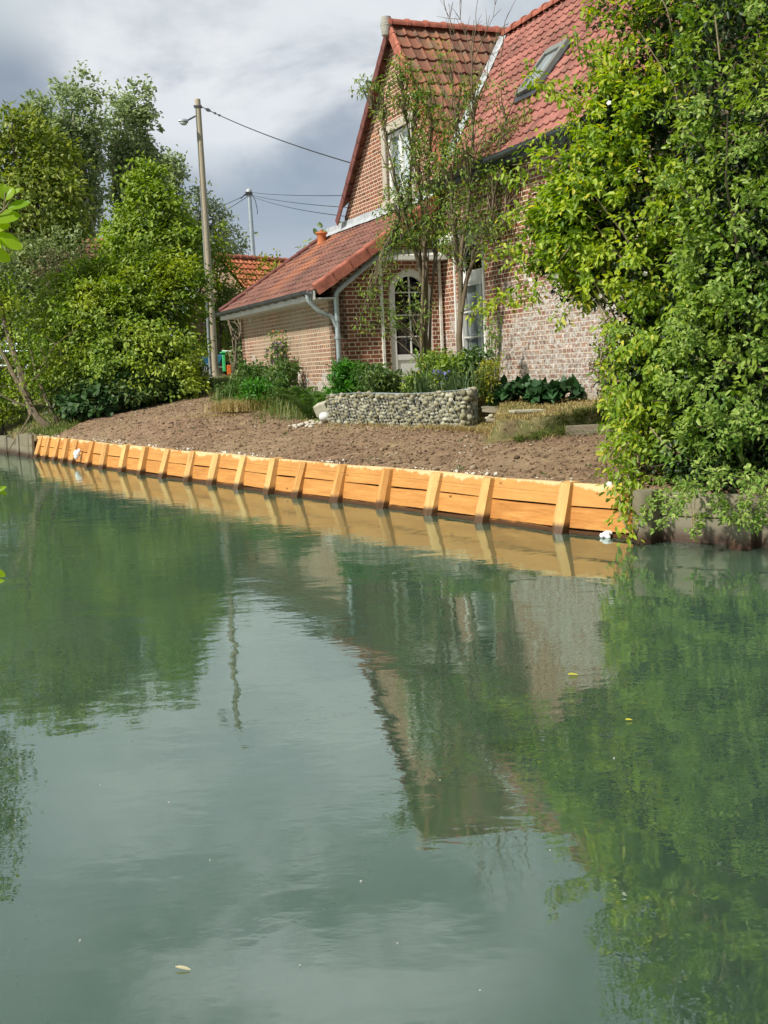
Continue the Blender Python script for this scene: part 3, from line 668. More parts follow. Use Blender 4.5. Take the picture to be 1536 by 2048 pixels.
def tiles(name, org, along, up, n, a0, a1, u0, u1, tw, th, mat, parent=house, clips=(), lift=.028, wave=.020, shift=0, prof='pan'):
    """interlocking tiles in courses: every tile has a rolled profile and a thick lower edge that casts a shadow"""
    org, along, up, n = (np.array(t, float) for t in (org, along, up, n))
    K = 6; nt = int(math.ceil((a1-a0)/tw)); nc = int(math.ceil((u1-u0)/th)); V = []; U = []; F = []
    xs = np.arange(nt*K+1)/K
    fr = xs % 1.0
    if prof == 'pan': pr = np.where(fr < .34, np.sin(fr/.34*np.pi)*1.0, -.18*np.sin((fr-.34)/.66*np.pi))*wave
    else: pr = np.where(fr < .2, np.sin(fr/.2*np.pi)*1.0, 0)*wave
    scal = np.where(fr < .34, -.0, .5*np.sin((fr-.34)/.66*np.pi))*.025
    rj = np.random.default_rng(nc*7+nt)
    for c in range(nc):
        jit = np.repeat(rj.normal(0, .0035, nt+1), K)[:nt*K+1]
        ul = u0+c*th; uh = min(u0+(c+1)*th+.03, u1+.02); b = len(V)
        for (uu, hh_, vv) in ((ul, -.006, 0.02), (ul, lift, 0.03), ((ul+uh)/2, lift*.5, .5), (uh, .0, .97)):
            for i, x in enumerate(xs):
                a = a0+x*tw; du = -scal[i] if uu == ul else 0
                p = org+along*a+up*(uu+du+jit[i])+n*(hh_+pr[i]+jit[i]); V.append(p); U.append((x+.001+shift, c+vv))
        w_ = len(xs)
        for r in range(3):
            for i in range(w_-1): F.append((b+r*w_+i, b+r*w_+i+1, b+(r+1)*w_+i+1, b+(r+1)*w_+i))
    F = np.array(F)
    o = mesh_np(name, np.array(V), F, mat, parent, True, np.array(U))
    bm = bmesh.new(); bm.from_mesh(o.data); of = off(parent)
    for co, no in clips:
        bmesh.ops.bisect_plane(bm, geom=bm.verts[:]+bm.edges[:]+bm.faces[:], plane_co=Vector(np.array(co)-of), plane_no=Vector(no), clear_outer=True, clear_inner=False)
    bm.to_mesh(o.data); bm.free(); o.data.set_sharp_from_angle(angle=R(55))
    return o
def slab(name, pts, thick, mat, parent=house):
    """roof board: polygon dropped by a thickness"""
    pts = [np.array(p, float) for p in pts]; n = len(pts); mb = MB()
    nr = np.cross(pts[1]-pts[0], pts[2]-pts[0]); nr /= np.linalg.norm(nr); nr = nr*(1 if nr[2] > 0 else -1)
    lo = [p-nr*thick for p in pts]; mb.add(pts+lo, [tuple(range(n)), tuple(range(2*n-1, n-1, -1))]+[(i, (i+1) % n, n+(i+1) % n, n+i) for i in range(n)]); return mb.build(name, mat, parent)

# lean-to roof
cp = 1/math.hypot(1, KR); up_e = HV*cp+UP*KR*cp; n_e = -HV*KR*cp+UP*cp
o_e = HS(0, -.42, ZR0-.42*KR)
rl = (WX+.42)/cp
roof_e = tiles('roof', o_e, HU, up_e, n_e, -.26, EXT_L+.22, 0, rl, .205, .245, M['tile_ext'])
slab('roof_boarding', [HS(-.2, -.36, ZR0-.36*KR-.03), HS(EXT_L+.2, -.36, ZR0-.36*KR-.03), HS(EXT_L+.2, WX-.01, ZR0+WX*KR-.03), HS(-.2, WX-.01, ZR0+WX*KR-.03)], .08, M['soffit'])
def rake(name, p0, p1, side, w, h, mat, parent=house, drop=0.0, bev=.01):
    p0 = np.array(p0, float); p1 = np.array(p1, float); mb = MB(); mb.box(p0-UP*(h+drop), p1-p0, np.array(side)*w, UP*h); return mb.build(name, mat, parent, bevel=bev)
# verge tiles: round-topped cover tiles in lengths, with a deep side flange
def verge(p0, p1, outn, parent, mat, step=.40, rad=.055, flange=.17, name='verge_tiles'):
    p0 = np.array(p0, float); p1 = np.array(p1, float); L = np.linalg.norm(p1-p0); d = (p1-p0)/L; mb = MB(); outn = np.array(outn)
    nn = np.cross(d, outn); nn *= 1 if nn[2] > 0 else -1
    k = 0; s = 0
    while s < L-.02:
        e = min(s+step+.03, L); a = p0+d*s+nn*.012; b = p0+d*e
        mb.tube([a, b], [rad*1.05, rad*.97], 10)
        mb.box(a+outn*(rad*.55)-nn*flange, b-a, outn*(.03), nn*(flange+.0)); s += step
    return mb.build(name, mat, parent, smooth=True)
ve0 = HS(-.24, -.43, ZR0-.43*KR+.05); ve1 = HS(-.24, WX, ZR0+WX*KR+.05)
verge(ve0, ve1, -HU, house, M['ridge_tile'])
verge(HS(EXT_L+.22, -.43, ZR0-.43*KR+.05), HS(EXT_L+.22, WX, ZR0+WX*KR+.05), HU, house, M['verge'])
# white closing triangle and soffit under the verge
mb = MB(); mb.box(HS(-.20, -.40, ZR0-.42*KR-.16), HU*(EXT_L+.4), HV*.40, UP*.025); mb.box(HS(-.22, -.425, ZR0-.42*KR-.17), HU*(EXT_L+.44), HV*.025, UP*.17)
mb.build('eaves_board', M['soffit'], house)
# gutter on the lean-to
def gutter(s0, s1, v, z, rad=.062, mat=M['zinc_dark'], parent=house, name='gutter'):
    mb = MB(); n = 9; V = []; F = []
    prof = [(math.cos(a), math.sin(a)) for a in np.linspace(math.pi, 2*math.pi, n)]; prof += [(p[0]*.9, p[1]*.9) for p in prof[::-1]]
    prof = [(-1.12, .05)]+prof+[(-1.12, .1)]; m_ = len(prof); ss = list(np.arange(s0, s1, .9))+[s1]
    for s in ss:
        for a, b in prof: V.append(HS(s, v+a*rad, z+b*rad))
    F = [(i*m_+j, i*m_+(j+1) % m_, (i+1)*m_+(j+1) % m_, (i+1)*m_+j) for i in range(len(ss)-1) for j in range(m_)]+[tuple(range(m_)), tuple((len(ss)-1)*m_+j for j in range(m_))]
    mb.add(V, F)
    for s in np.arange(s0+.3, s1, .6):                          # brackets
        mb.tube([HS(s, v+math.cos(a)*rad*1.08, z+math.sin(a)*rad*1.08) for a in np.linspace(math.pi, 2*math.pi, 7)], .008, 5)
    return mb.build(name, mat, parent, smooth=True)
gutter(-.2, EXT_L+.24, -.50, ZR0-.42*KR-.01, .075)
# main roof and gable roofs
PM = math.tan(R(50)); cm = math.cos(R(50)); sm = math.sin(R(50))
zm = lambda v: 5.30+(v+.15)*PM                                   # main roof plane, v measured from the main wall
up_m = HV*cm+UP*sm; n_m = -HV*sm+UP*cm; VR = 2.44; RZ = zm(VR)
kr = (ZA-ZG)/(SA-SG); kl = (ZA-ZL)/(SL-SA)
nr_ = HU*(-kr)+UP; nr_ /= np.linalg.norm(nr_); nl_ = HU*kl+UP; nl_ /= np.linalg.norm(nl_)
pA = HS(SA, WX, ZA+.03)
L_m = (VR+.32)/cm
tiles('main_roof', HS(0, WX-.32, zm(-.32)), HU, up_m, n_m, SR-.2, 3.0, 0, L_m, .205, .262, M['tile_red'],
      clips=[(pA, -nr_), (HS(SA, WX, 0), HU)], lift=.034, wave=.026, shift=3)
tiles('main_roof', HS(0, WX+VR*2+.32, zm(-.32)), HU, -HV*cm+UP*sm, HV*sm+UP*cm, SR-.2, 5.3, 0, L_m, .205, .262, M['tile_red'], lift=.034, wave=.026, shift=90)
tiles('main_roof', HS(0, WX, zm(0)), HU, up_m, n_m, SA, 5.3, 0, VR/cm, .205, .262, M['tile_red'], clips=[(pA, -nl_)], shift=150)
cr_ = 1/math.hypot(1, kr); up_r = HU*cr_+UP*kr*cr_
Lr = (SA-SG)/cr_
n_main_out = n_m
tiles('gable_roof', HS(SG, WX-.14, ZG+.03), HV, up_r, nr_, 0, 3.3, -.1, Lr, .235, .335, M['tile_gable'], clips=[(HS(0, WX, zm(0)+.0), -n_m)], lift=.04, wave=.03, prof='pan')
cl_ = 1/math.hypot(1, kl)
tiles('gable_roof', HS(SL+.12, WX-.14, ZL+.03-.12*kl), HV, -HU*cl_+UP*kl*cl_, nl_, 0, 3.3, 0, (SL+.12-SA)/cl_, .235, .335, M['tile_gable'], clips=[(HS(0, WX, zm(0)), -n_m)], lift=.04, wave=.03, shift=40)
slab('roof_boarding', [HS(SR-.1, WX-.27, zm(-.27)-.05), HS(SG, WX-.27, zm(-.27)-.05), HS(SG, WX+.2, zm(.2)-.05), HS(SR-.1, WX+.2, zm(.2)-.05)], .03, M['zinc_dark'])
# verges of the gable
verge(HS(SL+.13, WX-.13, ZL-.13*kl+.06), HS(SA, WX-.13, ZA+.06), -HV, house, M['verge'], .36, .05, .17)
verge(HS(SG-.05, WX-.13, ZG-.02), HS(SA, WX-.13, ZA+.06), -HV, house, M['ridge_tile'], .335, .04, .14)
def ridge_tiles(p0, p1, parent, mat, rad=.115, step=.38, name='ridge_tiles'):
    p0 = np.array(p0, float); p1 = np.array(p1, float); L = np.linalg.norm(p1-p0); d = (p1-p0)/L; mb = MB(); s = 0
    side = np.cross(d, UP); side /= np.linalg.norm(side)
    while s < L-.05:
        e = min(step, L-s); a = p0+d*s; prof = []
        for q, k in ((0, 1.14), (.07, 1.16), (.075, 1.0), (e+.02, .93)):
            prof.append([a+d*q+(side*math.cos(t)+UP*math.sin(t)*.92)*rad*k for t in np.linspace(-.25, math.pi+.25, 11)])
        V = [v for r in prof for v in r]; F = [(i*11+j, i*11+j+1, (i+1)*11+j+1, (i+1)*11+j) for i in range(3) for j in range(10)]; F.append(tuple(range(11)))
        mb.add(V, F); s += step
    return mb.build(name, mat, parent, smooth=True)
ridge_tiles(HS(SR-.2, WX+VR, RZ+.02), HS(2.2, WX+VR, RZ+.02), house, M['ridge_tile'], .13, .40)
ridge_tiles(HS(SA, WX-.20, ZA+.06), HS(SA, WX+VR+.05, ZA+.06), house, M['tile_gable'] if False else M['ridge_tile'], .12, .40)
mb = MB(); mb.tube([HS(SA, WX-.2, ZA+.02), HS(SA, WX-.2, ZA+.19)], [.12, .10], 12); mb.tube([HS(SA, WX-.21, ZA-.16), HS(SA, WX-.20, ZA+.06)], [.09, .12], 12)
mb.build('ridge_end', M['concrete'], house, smooth=True)
# valley of lead between gable and main roof
def isect(z):                                                    # point of the valley at height z
    s = SA-(ZA+.03-z)/kr; v = (z-5.30)/PM-.15; return HS(s, WX+v, z)
mb = MB(); a, b = isect(5.45), isect(RZ)
dv = (b-a)/np.linalg.norm(b-a); w1 = np.cross(n_m, dv); w1 = w1*(-1 if np.dot(w1, HU) > 0 else 1); w2 = np.cross(nr_, dv); w2 = w2*(1 if w2[2] > 0 else -1)
ofs = (n_m+nr_)*.045
mb.add([a+ofs, b+ofs, b+w1*.13+n_m*.05, a+w1*.13+n_m*.05, b+w2*.11+nr_*.05, a+w2*.11+nr_*.05], [(0, 1, 2, 3), (0, 5, 4, 1)]); mb.build('valley_flashing', M['lead'], house)
# lead strip where the lean-to roof meets the gable wall
mb = MB(); V = []
for i, s in enumerate(np.arange(-.25, EXT_L+.1, .3)):
    j = random.uniform(-.008, .008)
    V += [HS(s, WX-.012, ZR0+WX*KR+.20+j), HS(s, WX-.015, ZR0+WX*KR+.09), HS(s, WX-.17, ZR0+(WX-.17)*KR+.075+j), ]
nn = len(V)//3; mb.add(V, [(i*3+k, (i+1)*3+k, (i+1)*3+k+1, i*3+k+1) for i in range(nn-1) for k in range(2)]); mb.build('flashing', M['lead'], house)
# little orange terracotta hip finial at the far top corner of the lean-to
mb = MB(); c = HS(5.78, WX-.35, ZR0+(WX-.35)*KR-.02)
mb.tube([c, c+UP*.10, c+UP*.22, c+UP*.26, c+UP*.29], [.13, .10, .11, .15, .14], 14); mb.tube([c+UP*.28, c+UP*.34], [.05, .04], 8); mb.build('finial', M['terracotta'], house, smooth=True)
# gutter of the main roof
gutter(SR, -.12, WX-.40, zm(-.32)-.03, .075)
mb = MB(); mb.box(HS(SR, WX-.30, zm(-.32)-.17), HU*(-SR-.0), HV*.03, UP*.17); mb.box(HS(SR, WX-.28, zm(-.32)-.17), HU*(-SR-.0), HV*.27, UP*.02); mb.build('eaves_board', M['zinc_dark'], house)
# downpipes
def pipe(pts, rad, name='downpipe', mat=M['zinc'], parent=house, collars=()):
    P = []; pts = [np.array(p, float) for p in pts]
    for i, p in enumerate(pts):
        if 0 < i < len(pts)-1:
            a = pts[i-1]-p; b = pts[i+1]-p; la, lb = np.linalg.norm(a), np.linalg.norm(b); k = min(.13, la*.4, lb*.4); a = p+a/la*k; b = p+b/lb*k
            for t in (0, .25, .5, .75, 1): P.append((1-t)**2*a+2*t*(1-t)*p+t*t*b)
        else: P.append(p)
    mb = MB(); mb.tube(P, rad, 12)
    for c, d, k in collars: c = np.array(c, float); d = np.array(d, float)/np.linalg.norm(d); mb.tube([c-d*.03, c-d*.03+d*1e-3, c+d*.03, c+d*.031], [rad, rad*k, rad*k, rad], 12)
    return mb.build(name, mat, parent, smooth=True)
zr = lambda v: ZR0+KR*v-.13
pipe([HS(-.13, WX-.05, 4.78), HS(-.13, .02, 3.14), HS(-.11, .03, 2.9), HS(-.11, .03, .9)], .048, collars=[(HS(-.11, .03, 2.66), UP, 1.25), (HS(-.11, .03, 2.34), UP, 1.3), (HS(-.11, .03, 1.45), UP, 1.2)])
pipe([HS(-.08, -.50, ZR0-.42*KR-.05), HS(-.08, -.50, 3.02), HS(-.10, -.30, 2.80), HS(-.105, -.06, 2.72), HS(-.11, .02, 2.52)], .042)
# roof window
sky_t = HS(-2.12, WX, 0)
sl0, sl1, t0, t1 = -2.72, -2.02, (.60+.15)/cm, (1.25+.15)/cm
SP = lambda s, t, h: HS(s, WX-.15, 5.30)+up_m*t+n_m*h
mb = MB()
for (a, b, c, d) in ((sl0, sl0+.09, t0, t1), (sl1-.09, sl1, t0, t1), (sl0+.09, sl1-.09, t0, t0+.12), (sl0+.09, sl1-.09, t1-.14, t1)):
    mb.box(SP(a, c, .0), HU*(b-a), up_m*(d-c), n_m*.13)
sk = mb.build('roof_window', M['zinc_dark'] if False else simple('grey_window_cladding', (.24, .25, .23), .5, .4, .2, 6, .15), house, bevel=.012)
mb = MB(); mb.box(SP(sl0+.09, t0+.12, .075), HU*(sl1-sl0-.18), up_m*(t1-t0-.26), n_m*.01); mb.build('pane', simple('sky_reflection_glass', (.30, .33, .34), .15, .8, 0, 2, .1), sk)  # pane colour is greyed to paint in the sky's reflection
mb = MB(); mb.box(SP(sl0-.05, t0-.15, .045), HU*(sl1-sl0+.1), up_m*.16, n_m*.012); mb.box(SP(sl0-.06, t0, .04), HU*.06, up_m*(t1-t0), n_m*.02); mb.box(SP(sl1, t0, .04), HU*.06, up_m*(t1-t0), n_m*.02); mb.build('flashing', M['zinc_dark'], sk)

# ---- windows
def bars(mb, org, da, dn, a0, z0, a1, z1, k0, k1):
    mb.box(np.array(org)+np.array(da)*a0+UP*z0+np.array(dn)*k0, np.array(da)*(a1-a0), UP*(z1-z0), np.array(dn)*(k1-k0))
def arch_ring(mb, org, da, dn, a0, a1, zs, w, k0, k1, rise=None, n=12):
    c = (a0+a1)/2; r = (a1-a0)/2; rise = rise or r
    for i in range(n):
        t0_, t1_ = math.pi*i/n, math.pi*(i+1)/n
        q = [(c+(r-e)*math.cos(t), zs+(rise-e)*math.sin(t)) for t, e in ((t0_, 0), (t1_, 0), (t1_, w), (t0_, w))]
        V = [np.array(org)+np.array(da)*a+UP*z+np.array(dn)*k for k in (k0, k1) for a, z in q]
        mb.add(V, [(0, 1, 2, 3), (7, 6, 5, 4), (0, 4, 5, 1), (1, 5, 6, 2), (2, 6, 7, 3), (3, 7, 4, 0)])
def win(name, org, da, dn, label=None):
    e = bpy.data.objects.new(name, None); e.parent = house
    if label: e['label'] = label
    COL.objects.link(e); return e
def sub(mb, name, mat, w, **k): return mb.build(name, mat, w, **k)
# arched window in the lean-to's end wall
O = HS(0, 0, 0); w1_ = MB(); bars(w1_, O, HV, HU, 1.12, 1.15, 1.25, 3.12, .03, .11); bars(w1_, O, HV, HU, 1.87, 1.15, 2.0, 3.12, .03, .11)
arch_ring(w1_, O, HV, HU, 1.12, 2.0, 3.12, .13, .03, .11); bars(w1_, O, HV, HU, 1.25, 1.88, 1.87, 1.98, .035, .105); bars(w1_, O, HV, HU, 1.25, 1.15, 1.87, 1.22, .035, .105)
wl = w1_.build('window', M['white_paint'], house, label='arched white window with dark panes behind the thin tree')
mb = MB(); bars(mb, O, HV, HU, 1.545, 1.98, 1.57, 3.44, .05, .075)
for z in (2.30, 2.70, 3.12): bars(mb, O, HV, HU, 1.25, z, 1.87, z+.022, .048, .077)
mb.build('glazing_bars', M['white_paint'], wl)
mb = MB(); bars(mb, O, HV, HU, 1.25, 1.98, 1.87, 3.12, .078, .084); V = [O+HV*a+UP*z+HU*.081 for a, z in [(1.56+.31*math.cos(t), 3.12+.31*math.sin(t)) for t in np.linspace(0, math.pi, 12)]]; mb.add(V, [tuple(range(12))]); mb.build('pane', M['glass'], wl)
mb = MB(); bars(mb, O, HV, HU, 1.25, 1.22, 1.87, 1.88, .06, .09); bars(mb, O, HV, HU, 1.33, 1.30, 1.79, 1.80, .045, .06); mb.build('lower_panel', M['white_paint'], wl)
# shutter box and rails of each window
def cornice(org, da, dn, a0, a1, z, label=None):
    mb = MB(); org = np.array(org); q = lambda a, k, zz: org+da*a-dn*k+UP*zz
    V = [q(a0, 0, z), q(a1, 0, z), q(a1, .24, z), q(a0, .24, z), q(a0, 0, z+.09), q(a1, 0, z+.09), q(a1, .24, z+.09), q(a0, .24, z+.09), q(a0+.09, 0, z+.21), q(a1-.09, 0, z+.21), q(a1-.09, .05, z+.21), q(a0+.09, .05, z+.21)]
    mb.add(V, [(0, 1, 2, 3), (0, 4, 5, 1), (1, 5, 6, 2), (2, 6, 7, 3), (3, 7, 4, 0), (4, 8, 9, 5), (5, 9, 10, 6), (6, 10, 11, 7), (7, 11, 8, 4), (8, 11, 10, 9)]); return mb.build('window_hood', M['white_worn'], house, bevel=.006)
cornice(HS(0, 0, 0), HV, HU, 1.0, 2.24, 3.70)
mb = MB()
for a in (.94, 2.14): bars(mb, O, HV, HU, a, 1.2, a+.05, 3.70, -.035, -.002)
mb.build('shutter_rails', M['white_worn'], house)
# tall arched window in the main wall
O = HS(0, WX, 0); w2_ = MB()
for a in (-1.62, -.70): bars(w2_, O, HU, HV, a, 1.2, a+.10, 3.55, .03, .12)
arch_ring(w2_, O, HU, HV, -1.62, -.60, 3.55, .09, .03, .12, .42); bars(w2_, O, HU, HV, -1.52, 3.16, -.70, 3.42, .02, .12); bars(w2_, O, HU, HV, -1.52, 3.20, -.70, 3.24, .0, .02); bars(w2_, O, HU, HV, -1.52, 1.2, -.70, 1.5, .04, .12)
wr = w2_.build('window', M['white_paint'], house, label='tall white window with grey curtains in the long wall')
mb = MB(); bars(mb, O, HU, HV, -1.42, 1.5, -1.38, 3.16, .05, .10)
for z in (1.85, 2.22, 2.68): bars(mb, O, HU, HV, -1.52, z, -.70, z+.03, .055, .09)
mb.build('glazing_bars', M['white_paint'], wr)
mb = MB(); bars(mb, O, HU, HV, -1.52, 1.5, -.70, 3.16, .092, .098); V = [O+HU*a+UP*z+HV*.095 for a, z in [(-1.11+.43*math.cos(t), 3.42+.46*math.sin(t)) for t in np.linspace(0, math.pi, 12)]]; mb.add(V, [tuple(range(12))]); mb.build('pane', M['glass'], wr)
def curtain(org, da, dn, a0, a1, z0, z1, k, mat, parent, folds=9, amp=.02):
    n = folds*6; V = []; 
    for z in (z0, z1):
        for i in range(n+1): V.append(np.array(org)+da*(a0+(a1-a0)*i/n)+UP*z+dn*(k+amp*math.sin(i/n*folds*6.28)))
    return mesh_np('curtain', V, [(i, i+1, n+2+i, n+1+i) for i in range(n)], mat, parent, True)
curtain(O, HU, HV, -1.38, -1.12, 1.5, 3.16, .125, M['curtain'], wr, 5, .012); curtain(O, HU, HV, -1.12, -.7, 1.5, 3.16, .14, M['curtain_grey'], wr, 4, .012)
cornice(HS(0, WX, 0), HU, HV, -1.70, -.06, 3.95)
mb = MB()
for a in (-.54, -1.69): bars(mb, O, HU, HV, a, 1.2, a+.04, 3.95, -.03, -.002)
mb.build('shutter_rails', M['white_paint'], house)
# window in the gable, cement surround
mb = MB(); bars(mb, O, HU, HV, 1.05, 6.50, 2.72, 6.68, -.035, .10)
for a0, a1 in ((1.05, 1.25), (2.52, 2.70)): bars(mb, O, HU, HV, a0, 5.0, a1, 6.498, -.03, .10)
bars(mb, O, HU, HV, 1.05, 5.02, 2.70, 5.15, -.06, .10); mb.build('window_surround', M['render_sill'], house, bevel=.008)
mb = MB()
for a0, z0, a1, z1 in ((1.25, 5.18, 1.34, 6.50), (2.43, 5.18, 2.52, 6.50), (1.34, 5.18, 2.43, 5.26), (1.34, 6.42, 2.43, 6.50), (1.84, 5.26, 1.93, 6.42)): bars(mb, O, HU, HV, a0, z0, a1, z1, .06, .13)
wg = mb.build('window', M['white_paint'], house, label='white gable window with pale curtains and a cement surround')
mb = MB(); bars(mb, O, HU, HV, 1.34, 5.26, 1.84, 6.42, .095, .10); bars(mb, O, HU, HV, 1.93, 5.26, 2.43, 6.42, .095, .10); mb.build('pane', M['glass'], wg)
curtain(O, HU, HV, 1.34, 2.16, 5.2, 6.42, .125, M['curtain'], wg, 9, .012); curtain(O, HU, HV, 2.16, 2.43, 5.2, 6.42, .14, M['curtain_grey'], wg, 2, .012)
# brick plinth ledge of the long wall
mb = MB(); 
for a, b, h in ((-6.5, -1.75, 0),): mb.box(HS(a, WX-.035, 0), HU*(b-a), HV*.037, UP*1.93)
o = mb.build('plinth', M['brick_main'], house)

# ------------------------------------------------------------------ plants: leaf and stem builders
def unit(a): return a/(np.linalg.norm(a, axis=-1, keepdims=True)+1e-9)
def leaf_mesh(P, A, N, L, W, fold=.18, kind='oval', droop=.1):
    """P base points, A leaf axes, N normals, L lengths, W widths -> two folded quads per leaf"""
    A = unit(A); B = unit(np.cross(N, A)); N = np.cross(A, B); L = L[:, None]; W = W[:, None]
    if kind == 'oval': q = [(0, 0), (.30, .42), (.72, .34), (1, 0)]
    elif kind == 'long': q = [(0, 0), (.30, .5), (.70, .36), (1, 0)]
    elif kind == 'heart': q = [(0, 0), (.12, .55), (.55, .45), (1, 0)]
    else: q = [(0, 0), (.25, .5), (.6, .5), (1, 0)]
    f = fold*W
    p0 = P; p3 = P+A*L-N*L*droop*1.2
    r1 = P+A*L*q[1][0]+B*W*q[1][1]+N*f; r2 = P+A*L*q[2][0]+B*W*q[2][1]+N*(f*.7)-N*L*droop*.5
    l1 = P+A*L*q[1][0]-B*W*q[1][1]+N*f; l2 = P+A*L*q[2][0]-B*W*q[2][1]+N*(f*.7)-N*L*droop*.5
    n = len(P); V = np.stack([p0, r1, r2, p3, l2, l1], 1).reshape(-1, 3); i = np.arange(n)[:, None]*6
    F = np.concatenate([i+np.array([[0, 1, 2, 3]]), i+np.array([[0, 3, 4, 5]])], 0)
    return V, F
def rdir(n, zb=0.0):
    v = RNG.normal(0, 1, (n, 3)); v[:, 2] += zb; return unit(v)
def leaf_cloud(name, C, spread, per, L, W, mat, parent, out_from=None, up=.5, kind='oval', sag=.25, squash=.75, fold=.18, keep=None, slots=None):
    """leaf clumps: C clump centres (n,3), each with `per` leaves inside a small squashed ball"""
    C = np.asarray(C, float); n = len(C)*per; K = np.repeat(C, per, 0)
    o = rdir(n)*(RNG.random((n, 1))**.5); sp = spread if np.isscalar(spread) else np.repeat(np.asarray(spread), per)[:, None]
    o = o*sp; o[:, 2] *= squash; P = K+o
    outw = unit(o)
    if out_from is not None: outw = unit(outw*.6+unit(P-np.asarray(out_from))*.9)
    A = unit(outw*.8+rdir(n)*.8+np.array([0, 0, -sag])); N = unit(outw*.45+np.array([0, 0, up])+rdir(n)*.55+np.array(SUN)*.25)
    Ls = L*RNG.uniform(.65, 1.25, n); Ws = W*RNG.uniform(.75, 1.2, n)
    if keep is not None: k = keep(P); P, A, N, Ls, Ws = P[k], A[k], N[k], Ls[k], Ws[k]
    V, F = leaf_mesh(P, A, N, Ls, Ws, fold, kind); return mesh_np(name, V, F, mat, parent)
def shell_points(c, r, n, inner=.55, zmin=-1.0, bump=.18, seed=0):
    """clump centres mostly on the outside of a lumpy ellipsoid"""
    c = np.array(c, float); r = np.array(r, float); d = rdir(n*2, .15); d = d[d[:, 2] > zmin][:n]
    rad = inner+(1-inner)*RNG.random(len(d))**.55; lump = 1+bump*np.sin(d[:, 0]*5+seed)*np.sin(d[:, 1]*4.3+seed*2)+bump*.7*np.sin(d[:, 2]*7+seed*3+d[:, 0]*3)
    return c+d*r*rad[:, None]*lump[:, None]
def branch_set(mb, base, targets, r0, n=5, droop=0, sides=5, wob=.06, frac=(.25, .75)):
    """limbs leaving a trunk polyline towards clump centres"""
    base = [np.array(b, float) for b in base]
    for t in targets:
        t = np.array(t, float); f = random.uniform(*frac); k = f*(len(base)-1); i = min(int(k), len(base)-2); a = base[i]+(base[i+1]-base[i])*(k-i)
        d = t-a; L = np.linalg.norm(d); pts = []
        for j in range(n):
            u = j/(n-1); p = a+d*u+UP*L*(.10*math.sin(u*math.pi))+np.array([random.uniform(-1, 1), random.uniform(-1, 1), random.uniform(-1, 1)])*wob*L*(0 if j == 0 else 1)
            pts.append(p)
        mb.tube(pts, [r0*(1-.85*j/(n-1)) for j in range(n)], sides, False)
def bend(p0, p1, n=7, wob=.04, sag=0):
    p0 = np.array(p0, float); p1 = np.array(p1, float); L = np.linalg.norm(p1-p0); off_ = np.zeros(3); P = []
    for i in range(n):
        u = i/(n-1); off_ = off_+np.array([random.uniform(-1, 1), random.uniform(-1, 1), 0])*wob*L/n*2
        P.append(p0+(p1-p0)*u+off_*math.sin(u*math.pi)**.5-UP*sag*math.sin(u*math.pi))
    return P

def blob(px, py, Y, rx, ry, dep=None):
    """ellipsoid standing at distance Y where the photo shows it: centre and radii in metres"""
    c = D(px, py, Y); k = Y/FPX; return c, np.array([rx*k, (dep if dep is not None else rx*k*.9), ry*k])
def tree(name, label, cat, base, blobs, mat, bark, clumps, per, L, W, spread, trunk_r=.15, kind='oval', group=None, inner=.5, up=.5, sag=.25, limbs=14, trunk_top=None, crown='crown', squash=.75, two=None, stems=1):
    base = np.array(base, float); t = thing(name, label, cat, tuple(base), group)
    cs = [b[0] for b in blobs]; top = np.array(trunk_top) if trunk_top is not None else np.mean(cs, 0)+UP*max(b[1][2] for b in blobs)*.45
    mb = MB(); trunks = []
    for k in range(stems):
        o = np.array([random.uniform(-1, 1), random.uniform(-1, 1), 0])*(.12 if stems > 1 else 0)*max(1, blobs[0][1][0])
        tp = bend(base+o*.3-UP*.25, top+o*2.5, 8, .05); trunks.append(tp); mb.tube(tp, [trunk_r*(1-.8*i/7)*(1.25 if i == 0 else 1) for i in range(8)], 8)
    C = []; vol = [np.prod(b[1])**(2/3) for b in blobs]; tot = sum(vol)
    for i, b in enumerate(blobs): C.append(shell_points(b[0], b[1], max(4, int(clumps*vol[i]/tot)), inner, seed=i+base[0]))
    C = np.concatenate(C); C = C[C[:, 2] > base[2]+.1]
    for tp in trunks: branch_set(mb, tp, C[RNG.permutation(len(C))[:limbs]], trunk_r*.32, frac=(.15, .95))
    mb.build('trunk', bark, t, smooth=True)
    ctr = np.mean(cs, 0)
    leaf_cloud(crown, C, np.clip(RNG.normal(spread, spread*.25, len(C)), spread*.4, spread*1.7), per, L, W, mat, t, ctr-UP*.3, up, kind, sag, squash)
    return t

